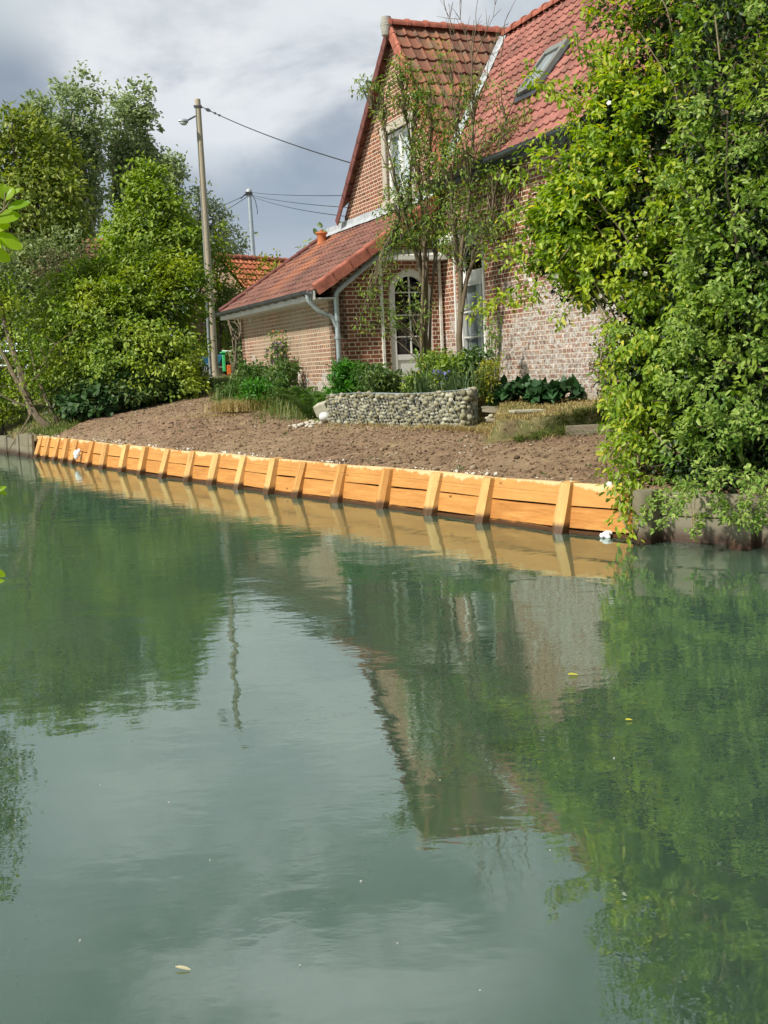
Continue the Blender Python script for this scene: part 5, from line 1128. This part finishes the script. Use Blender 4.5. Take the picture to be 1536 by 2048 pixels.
# ------------------------------------------------------------------ stone filled wire wall of the raised bed
gab = thing('gabion_wall', 'low wall of rounded pebbles held in wire netting below the windows', 'stone wall', (.2, 17.4, .8))
GL = [np.array(p) for p in [(-.84, 18.62), (-.3, 17.99), (.25, 17.36), (.8, 16.72), (1.14, 16.32), (1.27, 16.24), (1.36, 16.34), (1.44, 16.6)]]
def along(P, s):
    for a, b in zip(P[:-1], P[1:]):
        L = np.linalg.norm(b-a)
        if s <= L: d = (b-a)/L; return a+d*s, np.array([d[1], -d[0]])
        s -= L
    d = (P[-1]-P[-2])/L; return P[-1], np.array([d[1], -d[0]])
GLn = sum(np.linalg.norm(b-a) for a, b in zip(GL[:-1], GL[1:]))
def gtop(s): return 1.30+.03*(s/GLn)+.018*math.sin(s*2.3)
C = []; S = []
for s in np.arange(0, GLn, .062):
    q, n = along(GL, s); z = gz(q[0], q[1])-.06; zt = gtop(s); big = 1+.35*sstep(2.2, 3.6, s)
    while z < zt:
        r = random.uniform(.025, .042)*big; qq = q+n*random.uniform(-.02, .03)*1+np.array([random.uniform(-.02, .02)]*2); C.append((qq[0]-n[0]*(-.0), qq[1], z+r)); S.append(r*1.08); z += r*1.65
    for k in range(2):
        r = random.uniform(.03, .045); C.append((q[0]-n[0]*(.06+.07*k), q[1]-n[1]*(.06+.07*k), zt-.01+random.uniform(-.01, .015))); S.append(r)
I2 = ico(2)
# n points to the right of travel; make sure stones face the water side
V, F = rocks(np.array(C), np.array(S), .82, .075, I2)
m, T = new_mat('pebbles'); ri = T.n('ShaderNodeNewGeometry').outputs['Random Per Island']; p = T.n('ShaderNodeNewGeometry').outputs['Position']
c = T.ramp(ri, [(0, (.12, .11, .07)), (.3, (.24, .22, .14)), (.75, (.36, .34, .24)), (1, (.48, .46, .37))]); c = T.mix(T.mapr(T.noise(p, 25, 4, .6), .45, .65, 0, .45), c, (.27, .26, .12))
finish(T, c, .8, T.noise(p, 110, 3), .003, .6, .25); M['pebbles'] = m
mesh_np('pebbles', V, F, m, gab, True)
mb = MB()
for a, b in zip(GL[:-1], GL[1:]):
    d = (b-a)/np.linalg.norm(b-a); n = np.array([d[1], -d[0]]); q0 = a-n*.0-n*.02; mb.box((q0[0]-n[0]*.26, q0[1]-n[1]*.26, .5), (*(b-a), 0), (n[0]*.25, n[1]*.25, 0), (0, 0, .76))
mb.build('core', simple('gabion_core', (.10, .09, .06), .95, .1), gab)
mb = MB(); off_f = .055
for k, dirn in enumerate((1, -1)):
    s0 = -.6
    while s0 < GLn+.6:
        P = []
        for u in np.linspace(0, 1, 9):
            s = s0+dirn*u*.26; z = .82+u*.55
            if 0 <= s <= GLn and z < gtop(s)+.04: q, n = along(GL, s); P.append((q[0]+n[0]*off_f, q[1]+n[1]*off_f, z))
        if len(P) > 1: mb.tube(P, .0022, 3, False)
        s0 += .075
for o_ in (.055, -.0, -.06, -.12):
    mb.tube([(along(GL, s)[0][0]+along(GL, s)[1][0]*o_, along(GL, s)[0][1]+along(GL, s)[1][1]*o_, gtop(s)+.045) for s in np.arange(0, GLn, .2)], .004, 4)
for s in np.arange(0, GLn, .05):
    q, n = along(GL, s); q2, n2 = along(GL, min(GLn, s+.05)); mb.tube([(q[0]+n[0]*.055, q[1]+n[1]*.055, gtop(s)+.046), (q2[0]-n2[0]*.14, q2[1]-n2[1]*.14, gtop(s)+.046)], .0022, 3, False)
mb.build('wire_netting', M['steel'], gab)

# ------------------------------------------------------------------ small plants
def blades(name, P, H, Wd, mat, parent=None, lean=.35, flop=.5):
    n = len(P); a = RNG.random(n)*6.283; d = np.c_[np.cos(a), np.sin(a), np.zeros(n)]; s = np.c_[-np.sin(a), np.cos(a), np.zeros(n)]
    H = H*RNG.uniform(.5, 1.3, n); ln = np.abs(RNG.normal(lean, lean*.5, n))[:, None]; Hc = H[:, None]
    p1 = P+d*Hc*ln*.35+UP*Hc*.55; p2 = P+d*Hc*ln*(1+flop)+UP*Hc*(1-.35*flop*ln)
    w_ = (Wd*RNG.uniform(.6, 1.2, n))[:, None]
    V = np.stack([P-s*w_, P+s*w_, p1+s*w_*.8, p1-s*w_*.8, p2+s*w_*.12, p2-s*w_*.12], 1).reshape(-1, 3); i = np.arange(n)[:, None]*6
    return mesh_np(name, V, np.concatenate([i+[[0, 1, 2, 3]], i+[[3, 2, 4, 5]]]), mat, parent)
def on_ground(xs, ys, dz=0): xs = np.asarray(xs); ys = np.asarray(ys); return np.c_[xs, ys, ground_h(xs, ys)+dz]
def fern(label, c, n, L, mat=None, group='ferns by the house wall', w=.16):
    t = thing('fern', label, 'fern', tuple(c), group); P = []; A = []; N = []; Ls = []; mb = MB()
    for k in range(n):
        a = 2*math.pi*k/n+random.uniform(-.3, .3); d = np.array([math.cos(a), math.sin(a), 0]); l = L*random.uniform(.75, 1.1); pts = [np.array(c)+d*l*(.55*u+.1*u*u)+UP*l*(1.0*u-.42*u*u*u) for u in np.linspace(0, 1, 16)]
        mb.tube(pts[::3], [.006, .005, .004, .003, .002, .001], 4); s = np.cross(d, UP)
        for i in range(2, 16):
            u = i/15; tl = unit(pts[i]-pts[i-1]); nn = unit(np.cross(s, tl))
            for sg in (1, -1): P.append(pts[i]); A.append(s*sg+tl*.45-UP*.12); N.append(nn if nn[2] > 0 else -nn); Ls.append(w*math.sin(math.pi*(u*.86+.08))**.8)
    Ls = np.array(Ls); V, F = leaf_mesh(np.array(P), np.array(A), np.array(N), Ls*L/.8, Ls*.30*L/.8, .1, 'long'); mesh_np('fronds', V, F, mat or M['lf_fern'], t); mb.build('stems', M['lf_fern'], t); return t
def clump(name, label, cat, c, r, n, per, L, W, mat, h=.5, kind='oval', group=None, stem=True, spread=.1, up=.5, blue=None, nf=0, fs=.03):
    t = thing(name, label, cat, tuple(c), group); P = np.array(c)+rdir(n)*np.array([r, r, 0])*RNG.random((n, 1))**.5+np.c_[np.zeros((n, 2)), RNG.random(n)**.8*h+.05]
    mb = MB()
    for p_ in P[::3]: mb.tube([np.array([c[0]+(p_[0]-c[0])*.5, c[1]+(p_[1]-c[1])*.5, c[2]-.03]), p_], [.006, .003], 4, False)
    mb.build('stems', M['lf_fern'], t); leaf_cloud('leaves', P, spread, per, L, W, mat, t, None, up, kind, .2, .8)
    if nf:
        k = np.argsort(-P[:, 2]+RNG.random(n)*.3)[:nf]
        for i in k: flowers([P[i]+UP*.05+np.array([0, -.05, 0])], t, blue, 'flower', fs, 5)
    return t
def gp(px, py, dz=0): p_ = G_hit(px, py); return p_+UP*dz
bed = lambda px, Y: (lambda x: np.array([x, Y, 1.25]))(D(px, 780, Y)[0])
# against the lean-to's side wall
sw = lambda s, o: np.array([*(HS(s, -o, 0)[:2]), gz(*(HS(s, -o, 0)[:2]))])
fern('tall fern right by the zinc downpipe at the house corner', sw(.35, .35), 13, .85); fern('fern leaning over the tilted stone block', sw(.05, .55)+np.array([.0, -.35, 0]), 11, .7); fern('fern nearest the middle of the side wall planting', sw(1.3, .4), 11, .75)
clump('columbine', 'dark leaved columbine with purple flowers against the pale side wall', 'flowering plant', sw(2.4, .35), .28, 60, 9, .07, .06, M['lf_hedge_dark'], 1.15, nf=16, blue=M['petal_purple'], fs=.035)
clump('rose_shoots', 'tall plant with orange tipped leaves above the purple columbine', 'flowering plant', sw(2.9, .22), .22, 50, 9, .07, .035, M['lf_ash'], 1.35, nf=5, blue=M['berry_orange'], fs=.022)
clump('leafy_herb', 'blue green leafy plant at the far end of the side wall', 'plant', sw(4.9, .35), .38, 70, 10, .09, .045, M['lf_grey'], .6)
clump('leafy_herb', 'dense green herb in front of the purple columbine', 'plant', sw(2.6, .75), .5, 110, 10, .09, .045, M['lf_bright'], .45)
clump('leafy_herb', 'tall green herb between the side wall fern and the columbine', 'plant', sw(1.8, .45), .34, 80, 10, .09, .04, M['lf_fern'], .85)
clump('leafy_herb', 'mid green herb between the columbine and the blue green plant', 'plant', sw(3.8, .4), .45, 100, 10, .09, .045, M['lf_fern'], .75)
clump('leafy_herb', 'low green herb at the edge of the earth near the dry straw tuft', 'plant', sw(3.9, .95), .4, 80, 10, .08, .04, M['lf_fern'], .35)
n = 2600; s_ = RNG.uniform(-.3, 5.6, n); o_ = np.abs(RNG.normal(.6, .3, n)); P = np.array([HS(a, -b, 0) for a, b in zip(s_, o_)]); P[:, 2] = ground_h(P[:, 0], P[:, 1]); P = P[RNG.random(n) < .25+1.0*(fbm(P[:, 0], P[:, 1], 2.2, 2, 31) > .02)]; tag(blades('tall_grass', P, .34, .006, M['lf_grass']), 'long green grass among the plants by the side wall', 'grass', None, 'stuff')
# raised bed
fern('big fern at the left end of the raised bed', bed(715, 19.6), 14, 1.0, w=.14); fern('fern behind the middle of the pebble wall', bed(762, 19.0), 12, .7, w=.12); fern('fern under the arched window', bed(805, 19.4), 10, .42, w=.12)
clump('leafy_herb', 'bright green long leaved plant at the left end of the raised bed', 'plant', bed(695, 19.15), .32, 90, 10, .15, .035, M['lf_bright'], .52, 'long', spread=.12)
for px, Y, h_, lab, mt in [(745, 18.6, .34, 'leafy green herb above the left half of the pebble wall', 'lf_fern'), (765, 18.1, .26, 'low green herb above the middle of the pebble wall', 'lf_hedge_dark'), (838, 17.9, .22, 'yellow tipped herb between the two slender trees', 'lf_ash'), (905, 17.5, .42, 'green herb in front of the right slender tree', 'lf_hedge'), (870, 18.6, .5, 'tall herb behind the strap leaved plants', 'lf_ash'), (945, 17.6, .5, 'bushy herb near the right end of the pebble wall', 'lf_fern')]:
    clump('leafy_herb', lab, 'plant', bed(px, Y), .32, 110, 10, .085, .04, M[mt], h_*1.35)
clump('bluebell', 'blue flowering plant in the middle of the raised bed', 'flowering plant', bed(882, 17.4), .16, 40, 6, .08, .02, M['lf_grey'], .34, 'long', nf=16, blue=M['petal_blue'], fs=.03)
for i, (px, Y, lab) in enumerate([(905, 17.0, 'strap leaved plant right of the blue flowers'), (850, 17.5, 'strap leaved plant left of the blue flowers'), (940, 16.9, 'strap leaved plant at the right end of the raised bed'), (760, 18.2, 'strap leaved plant above the left half of the pebble wall')]):
    c = bed(px, Y); t = thing('iris_plant', lab, 'plant', tuple(c), 'strap leaved plants in the raised bed'); blades('leaves', c+RNG.normal(0, 1, (70, 3))*[.10, .10, 0], .50, .011, M['lf_iris'], t, .45, .5)
clump('yellow_shrub', 'small yellow green shrub at the right end of the pebble wall', 'shrub', bed(978, 16.9)-UP*.12, .22, 80, 12, .05, .022, M['lf_yellow'], .62, 'long', spread=.08)
clump('climbing_plant', 'tall thin green shoots beside the tall white window', 'plant', bed(990, 18.0), .10, 34, 9, .07, .03, M['lf_ash'], 1.25, 'long')
# leathery clump at the foot of the whitewashed wall
for i, (px, py, Y, r, lab) in enumerate([(1035, 780, 16.9, .30, 'clump of leathery dark leaves at the foot of the whitewashed wall, nearer the window'), (1110, 785, 16.4, .34, 'clump of leathery dark leaves at the foot of the whitewashed wall, nearer the corner')]):
    c = D(px, py, Y); c[2] = gz(c[0], c[1]); t = thing('bergenia', lab, 'plant', tuple(c), 'leathery leaved clumps by the wall'); P = c+rdir(46)*np.array([r, r*.8, 0])+np.c_[np.zeros((46, 2)), RNG.uniform(.06, .27, 46)]
    leaf_cloud('leaves', P, .06, 4, .17, .13, M['lf_bergenia'], t, c, .35, 'heart', .1, .6, .1)
# grass and straw
def scatter(n, x0, x1, y0, y1, dens):
    xs = RNG.uniform(x0, x1, n); ys = RNG.uniform(y0, y1, n); k = RNG.random(n) < dens(xs, ys)*(bank_dist(xs, ys) > .3); return xs[k], ys[k]
def nobox(xs, ys):
    d = np.stack([xs-HA[0], ys-HA[1]], -1); s = d@HU[:2]; v = d@HV[:2]; return ~(((s > -.02) & (s < EXT_L) & (v > 0)) | (v > WX))
xs, ys = scatter(90000, -9.5, -3.0, 25, 36, lambda x, y: (1-soil_mask(x, y))*.55*np.where(x < np.interp(y, [24.5, 27.0, 28.3, 30, 33], [-8.4, -7.75, -6.0, -4.72, -4.35])-.9, .3, 1.6)*nobox(x, y))
tag(blades('grass', on_ground(xs, ys), .10, .008, M['lf_grass']), 'short green grass between the hedge and the earth', 'grass', None, 'stuff')
xs, ys = scatter(15000, 1.4, 4.2, 13.2, 18.5, lambda x, y: (1-soil_mask(x, y))*.8*nobox(x, y))
tag(blades('dry_grass', on_ground(xs, ys), .05, .005, M['lf_straw'], None, 1.0, 1.0), 'dry straw coloured grass on the bank below the whitewashed wall', 'grass', None, 'stuff')
xs = RNG.uniform(1.75, 3.6, 1800); xs = xs+.12*np.sin(xs*23); ys = np.interp(xs, [1.75, 2.7, 4.2], [14.0, 14.25, 13.9])+RNG.normal(.02, .08, 1800); P = on_ground(xs, ys)
tag(blades('overhanging_grass', P, .13, .005, M['lf_grass'], None, .9, 1.6), 'tufts of grass hanging over the low terrace edge', 'grass', None, 'stuff')
xs = np.concatenate([RNG.normal(-.0, 1.3, 900), RNG.normal(1.3, .4, 700)]); ys = np.interp(xs, [-3.75, -2.5, -.95, .2, 1.45, 2.1, 3.0], [26.6, 22.3, 18.75, 17.3, 15.7, 14.0, 13.7])-np.abs(RNG.normal(0, .16, 1600)); k = (xs > -1.4) & (xs < 2.2)
tag(blades('straw_wisps', on_ground(xs[k], ys[k]), .08, .004, M['lf_straw'], None, .9, 1), 'wisps of dry grass along the foot of the pebble wall', 'grass', None, 'stuff')
c = gp(475, 822); t = thing('straw_tuft', 'tuft of pale yellow dry grass at the far corner of the side wall planting', 'grass tuft', tuple(c)); blades('dry_grass', c+RNG.normal(0, 1, (900, 3))*[.26, .3, 0], .26, .006, M['lf_straw'], t, .7, .9)
c = gp(440, 832); tag(blades('straw_patch', c+RNG.normal(0, 1, (350, 3))*[.5, .25, 0], .06, .005, M['lf_straw'], None, 1.2, 1), 'flat smear of pale dry grass lying on the open earth', 'straw', None, 'stuff')

# ------------------------------------------------------------------ steps, timbers, stones
def cyl_log(name, label, a, b, r, mat):
    t = MB(); P = [np.array(a)+(np.array(b)-np.array(a))*u+np.array([0, 0, random.uniform(-.006, .006)]) for u in np.linspace(0, 1, 6)]; t.tube(P, [r*random.uniform(.93, 1.05) for _ in P], 12); return tag(t.build(name, mat, None, smooth=True), label, name.replace('_', ' '))
def plank(name, label, cat, a, b, d, h, mat, bev=.006):
    a = np.array(a, float); b = np.array(b, float); e = b-a; n = np.array([-e[1], e[0], 0]); n = n/np.linalg.norm(n)*d; mb = MB(); mb.box(a, e, n, UP*h); return tag(mb.build(name, mat, None, bevel=bev), label, cat)
sz_ = lambda x, y, Y: D(x, y, Y)
plank('step_board', 'dark wooden board of the upper garden step beside the pebble wall', 'step', sz_(964, 824, 15.9), sz_(1010, 828, 15.7), .30, .045, M['wood_old'])
plank('step_board', 'short thin board behind the upper garden step', 'step', sz_(962, 817, 16.3), sz_(990, 819, 16.2), .2, .03, M['wood_old_dark'])
cyl_log('step_log', 'grey round log forming the lower garden step', sz_(974, 840, 15.3), sz_(1023, 843, 15.1), .033, M['wood_old'])
C = [sz_(x, y, 15.45) for x, y in [(982, 832), (990, 834), (1002, 831), (996, 836), (975, 836), (1009, 834)]]; V, F = rocks(np.array(C), np.full(6, .035), .8, .05, I2); tag(mesh_np('step_stones', V, F, M['pebbles'], None, True), 'handful of cobbles packed between the two garden steps', 'stones')
c = gp(1100, 822); plank('path_slab', 'pale flat stone lying in the dry grass right of the steps', 'slab', sz_(1028, 826, 15.0), sz_(1092, 824, 15.1), .22, .035, M['stone_block'])
plank('timber_edging', 'weathered horizontal timber below the grassy terrace near the bush', 'timber', (2.35, 13.95, .80), (3.45, 13.70, .82), .09, .13, M['wood_old'])
plank('timber_edging', 'low old timber half sunk in the earth below the terrace', 'timber', (2.62, 13.15, .66), (3.7, 12.7, .66), .1, .09, M['wood_old_dark'])
def block(name, label, c, s, rx, ry, rz, mat):
    mb = MB(); mb.box(-np.array(s)/2, (s[0], 0, 0), (0, s[1], 0), (0, 0, s[2])); Rm = Matrix.Rotation(rz, 3, 'Z') @ Matrix.Rotation(ry, 3, 'Y') @ Matrix.Rotation(rx, 3, 'X'); mb.V = [np.array(Rm @ Vector(v))+np.array(c) for v in mb.V]; return tag(mb.build(name, mat, None, bevel=.012), label, 'stone')
c = D(646, 817, 18.9); block('stone_block', 'square pale stone block tipped on edge beside the pebble wall', c, (.24, .22, .20), R(16), R(-14), R(-25), M['stone_block'])
c = D(650, 834, 18.7); V, F = rocks(np.array([c]), np.array([.085]), .8, .03, I2); tag(mesh_np('white_stone', V, F, simple('white_stone', (.62, .62, .60), .8, .2), None, True), 'smooth white stone under the tipped stone block', 'stone')
C = np.array([on_ground([D(618, 848, 18.8)[0]+random.gauss(0, .16)], [18.8+random.gauss(0, .14)], .02)[0] for _ in range(34)]); V, F = rocks(C, RNG.uniform(.02, .05, 34), .7, .1, I2)
tag(mesh_np('chalk_lumps', V, F, simple('chalk_lumps', (.50, .46, .38), .9, .2), None, True), 'scatter of pale chalk lumps left of the tipped block', 'stones', None, 'stuff')

# ------------------------------------------------------------------ poles, lamp and cables
b = D(430, 752, 36); b[2] = gz(b[0], b[1]); tp = D(395, 199, 36)
pole = thing('utility_pole', 'tall wooden utility pole beside the hedge with a street lamp near its top', 'utility pole', tuple(b)); mb = MB(); P = [b-UP*.5+(tp-b+UP*.5)*u for u in np.linspace(0, 1, 12)]; mb.tube(P, [.135-.045*u for u in np.linspace(0, 1, 12)], 14); mb.tube([tp-UP*.01, tp+UP*.03], [.085, .05], 14); mb.build('shaft', M['wood_pole'], pole, smooth=True)
mb = MB(); mb.tube([b+np.array([-.13, -.10, .1]), b+(tp-b)*.30+np.array([-.10, -.12, 0])], .045, 8); mb.tube([b+(tp-b)*.30+np.array([-.10, -.12, 0]), b+(tp-b)*.97+np.array([-.06, -.09, 0])], .012, 6); mb.build('conduit', M['zinc'], pole, smooth=True)
mb = MB(); mb.cbox(b+np.array([0, -.05, -.3]), .62, .5, .38, .1); mb.build('footing', M['concrete'], pole, bevel=.02)
mb = MB(); la = D(391, 232, 36); lb = D(373, 242, 35.7); mb.tube([D(396, 228, 36), la, lb], .028, 8); mb.build('lamp_arm', M['zinc_dark'], pole, smooth=True)
mb = MB(); h0 = D(375, 243, 35.7); h1 = D(356, 241, 35.6); dd = unit(h1-h0); L = np.linalg.norm(h1-h0); mb.tube([h0+dd*L*u for u in (-.05, .1, .35, .6, .85, 1)], [.06, .095, .10, .085, .05, .015], 12); mb.V = [(v[0], v[1], h0[2]+(v[2]-h0[2])*.75) for v in mb.V]; mb.build('lamp_head', M['zinc'], pole, smooth=True)
mb = MB(); mb.tube([h0+dd*L*u-UP*.055 for u in (.1, .3, .6, .8)], [.05, .075, .07, .03], 10); mb.build('lamp_glass', simple('lamp_glass', (.60, .62, .62), .25, .6), pole, smooth=True)
mb = MB(); mb.tube([D(398, 212, 36.0), D(404, 214, 35.9)], .02, 6); mb.cbox(D(396, 213, 36)-UP*.03, .24, .24, .05); mb.build('bracket', M['zinc_dark'], pole)
def sagline(name, label, a, b, sag, r=.012, extra=(), group='overhead cables'):
    a = np.array(a, float); b = np.array(b, float); mb = MB(); mb.tube([a+(b-a)*u-UP*sag*4*u*(1-u) for u in np.linspace(0, 1, 18)], r, 5)
    for u0, u1, rr in extra: mb.tube([a+(b-a)*u-UP*sag*4*u*(1-u) for u in np.linspace(u0, u1, 4)], [rr*.5, rr, rr, rr*.5], 6)
    return tag(mb.build(name, M['cable'], None), label, 'cable', group)
sagline('cable', 'twisted black cable from the wooden pole down to the gable', D(404, 214, 35.9), HS(4.1, WX-.12, 6.22), .10, .014, [(.035, .075, .05), (.11, .125, .035), (.15, .16, .035)])
b2 = D(511, 560, 60); b2[2] = gz(b2[0], b2[1]); t2_ = D(498, 385, 60)
mp = thing('metal_pole', 'thin pale metal pole rising behind the orange roofed house', 'pole', tuple(b2)); mb = MB(); mb.tube([b2-UP*.3, t2_], [.16, .11], 12); mb.build('shaft', M['steel'], mp, smooth=True)
mb = MB(); mb.tube([t2_, t2_+UP*.16, t2_+UP*.2], [.15, .13, .03], 10); mb.build('cap', simple('pole_cap', (.55, .57, .58), .5, .4), mp, smooth=True); mb = MB(); mb.cbox(t2_-UP*.14, .34, .34, .16); mb.tube([t2_+np.array([.15, -.05, -.1]), t2_+np.array([.32, -.05, -.45]), t2_+np.array([.40, -.05, -1.0]), t2_+np.array([.36, -.05, -1.15])], .018, 5); mb.tube([t2_+np.array([-.1, -.05, 0]), t2_+np.array([-.45, -.05, -.3])], .03, 5); mb.build('bracket', M['insulator'], mp)
sagline('cable', 'upper thin cable running right from the metal pole', t2_+UP*.02, HS(5.3, WX+.8, 5.75), .08, .010); sagline('cable', 'middle thin cable running right from the metal pole', t2_-UP*.1, HS(5.2, WX+.6, 5.42), .10, .010); sagline('cable', 'lowest thin cable running right from the metal pole', t2_-UP*.14, HS(5.2, WX+.5, 5.2), .15, .010)
sagline('cable', 'upper thin cable running left from the metal pole into the trees', t2_-UP*.05, D(380, 432, 66), .1, .016); sagline('cable', 'lower thin cable running left from the metal pole into the trees', t2_-UP*.15, D(380, 455, 66), .12, .016)

# ------------------------------------------------------------------ wheelbarrow and play things behind the pole
c = gp(424, 752); c = D(425, 748, 38.5); c[2] = gz(c[0], c[1])
wb = thing('wheelbarrow', 'blue wheelbarrow parked behind the foot of the wooden pole', 'wheelbarrow', tuple(c))
mb = MB(); top = [(-.42, -.3, .62), (.45, -.3, .66), (.45, .3, .66), (-.42, .3, .62)]; bot = [(-.22, -.2, .30), (.22, -.2, .30), (.22, .2, .30), (-.22, .2, .30)]; V = [np.array(c)+np.array(p_) for p_ in top+bot]; V2 = [np.array(c)+np.array(p_)*[.94, .92, 1]+UP*.02 for p_ in top+bot]
mb.add(V+V2, [(4, 5, 1, 0), (5, 6, 2, 1), (6, 7, 3, 2), (7, 4, 0, 3), (7, 6, 5, 4), (8, 9, 13, 12), (9, 10, 14, 13), (10, 11, 15, 14), (11, 8, 12, 15), (12, 13, 14, 15), (0, 1, 9, 8), (1, 2, 10, 9), (2, 3, 11, 10), (3, 0, 8, 11)]); mb.build('tray', M['blue_paint'], wb)
mb = MB()
for y_ in (-.22, .22): mb.tube([c+np.array([.62, y_*.4, .2]), c+np.array([.2, y_, .28]), c+np.array([-.75, y_*1.2, .55])], .018, 6); mb.tube([c+np.array([-.2, y_, .30]), c+np.array([-.28, y_, 0]), c+np.array([-.05, y_, 0]), c+np.array([.1, y_, .3])], .016, 6)
mb.build('frame', M['zinc'], wb, smooth=True)
mb = MB(); ring = [c+np.array([.56+.17*math.cos(a), 0, .19+.17*math.sin(a)]) for a in np.linspace(0, 2*math.pi, 19)]; mb.tube(ring, .045, 8, False); mb.tube([c+np.array([.56, -.05, .19]), c+np.array([.56, .05, .19])], .08, 10); mb.build('wheel', M['rubber'], wb, smooth=True)
c = D(449, 748, 38.3); c[2] = gz(c[0], c[1]); pg = thing('plastic_playhouse', 'small green plastic toy panel with an orange foot beside the blue wheelbarrow', 'toy', tuple(c))
mb = MB(); mb.cbox(c+UP*.12, .10, .40, .62, .2); mb.cbox(c+np.array([.0, 0, .74]), .2, .46, .06, .2); mb.build('panel', M['green_plastic'], pg, bevel=.02); mb = MB(); mb.cbox(c+np.array([.16, -.02, 0]), .14, .42, .34, .2); mb.build('foot', M['orange_plastic'], pg, bevel=.02); mb = MB(); mb.tube([c+np.array([-.02, -.1, .83]), c+np.array([.32, -.1, .80])], .025, 6); mb.build('handle', M['white_paint'], pg)

# ------------------------------------------------------------------ road bridge at the left edge
br = thing('bridge_railing', 'pale metal two bar railing beside the road at the left edge', 'railing', tuple(D(20, 760, 33))); mb = MB(); a0, a1 = D(-300, 694, 33.5), D(90, 688, 33.0)
for dz, r in ((0, .05), (-.20, .035), (-.62, .03)): mb.tube([a0+UP*dz, a1+UP*dz], r, 8)
mb.build('rail', M['steel'], br, smooth=True)
for u in (.1, .35, .6, .85, .99): p_ = a0+(a1-a0)*u; mb = MB(); mb.tube([p_-UP*1.5, p_], .035, 8); mb.build('post', M['steel'], br, smooth=True)
pw = thing('parapet_wall', 'low pale stone parapet above the water at the left edge', 'wall', tuple(D(-20, 800, 32.5))); mb = MB(); a0, a1 = D(-300, 800, 33), D(38, 790, 32.4); e = a1-a0; e[2] = 0; mb.box(a0-UP*1.6, e, (0, .4, 0), UP*(1.6+.0)); mb.build('wall', M['concrete'], pw, bevel=.03); mb = MB(); mb.box(a0+np.array([0, -.05, .003]), e*1.01, (0, .5, 0), UP*.34); mb.build('coping', M['stone_block'], pw, bevel=.04)

# ------------------------------------------------------------------ litter and fallen leaves on the water
p_ = Wz(1213, 1075, 0); C = np.array([p_+[0, 0, .03], p_+[.03, .02, .04], p_+[-.035, .01, .02], p_+[.01, -.02, .01]]); V, F = rocks(C, np.array([.035, .028, .03, .03]), .9, .12, I2); tag(mesh_np('plastic_bag', V, F, M['white_bag'], None, True), 'crumpled white plastic floating against the orange wall under the rose spray', 'litter')
p_ = D(154, 907, 23.3); C = np.array([p_, p_+[.05, 0, .05], p_+[-.02, 0, -.06]]); V, F = rocks(C, np.array([.075, .05, .06]), .9, .1, I2); tag(mesh_np('plastic_scrap', V, F, M['white_bag'], None, True), 'small white scrap caught between the far posts of the orange wall', 'litter')
def floater(label, px, py, L, w, mat, ang, name='fallen_leaf', group='leaves floating on the river'):
    p_ = Wz(px, py, .004); d = np.array([math.cos(ang), math.sin(ang), .05]); mb = MB(); big_leaf(p_-d*L/2, p_+d*L/2, w, (0, 0, 1), mb); mb.V = [(v[0], v[1], max(.003, v[2]+.006)) for v in mb.V]; return tag(mb.build(name, mat, None, smooth=True), label, 'leaf', group)
floater('pale curled leaf floating on the open water near the bottom edge', 366, 1938, .05, .008, M['dead_leaf'], -.25)
floater('yellow leaf floating below the reflection of the whitewashed wall', 1146, 1350, .055, .02, M['yellow_leaf'], .1); floater('tiny yellow leaf floating in the dark reflection of the hedge', 1258, 1441, .035, .015, M['yellow_leaf'], .3)
C = np.array([Wz(x, y, .003) for x, y in [(200, 1570), (338, 1604), (722, 1762), (795, 1886), (1228, 1516), (30, 1640), (600, 1930), (960, 1980), (420, 1720), (1100, 1700), (160, 1880), (880, 1560)]]); V, F = rocks(C, RNG.uniform(.0025, .0045, len(C)), .4, .1)
tag(mesh_np('floating_specks', V, F, M['petal_white']), 'tiny pale specks drifting on the water', 'specks', None, 'stuff')

# loose straw, root threads and a few seedlings lying on the raked earth
xs, ys = scatter(9000, -8.5, 4.0, 10, 31, lambda x, y: soil_mask(x, y)*np.clip(.25+1.6*fbm(x, y, .7, 3, 61), .03, 1)); n = len(xs); P = on_ground(xs, ys, .008)
a = RNG.random(n)*6.28; A = np.c_[np.cos(a), np.sin(a), RNG.normal(.05, .15, n)]; V, F = leaf_mesh(P, A, np.tile([0, 0, 1.], (n, 1))+RNG.normal(0, .2, (n, 3)), RNG.uniform(.03, .12, n), RNG.uniform(.004, .009, n), .1, 'long')
tag(mesh_np('loose_straw', V, F, M['lf_straw']), 'loose straw and root threads scattered over the raked earth', 'straw', None, 'stuff')
xs, ys = scatter(500, -8.0, 4.0, 10.5, 30, lambda x, y: soil_mask(x, y)*(fbm(x, y, .8, 2, 77) > .12)); P = on_ground(xs, ys, .01)
tag(leaf_cloud('seedlings', P, .03, 7, .045, .02, M['lf_fern'], None, None, .7), 'sparse green seedlings sprouting on the raked earth', 'seedlings', None, 'stuff')
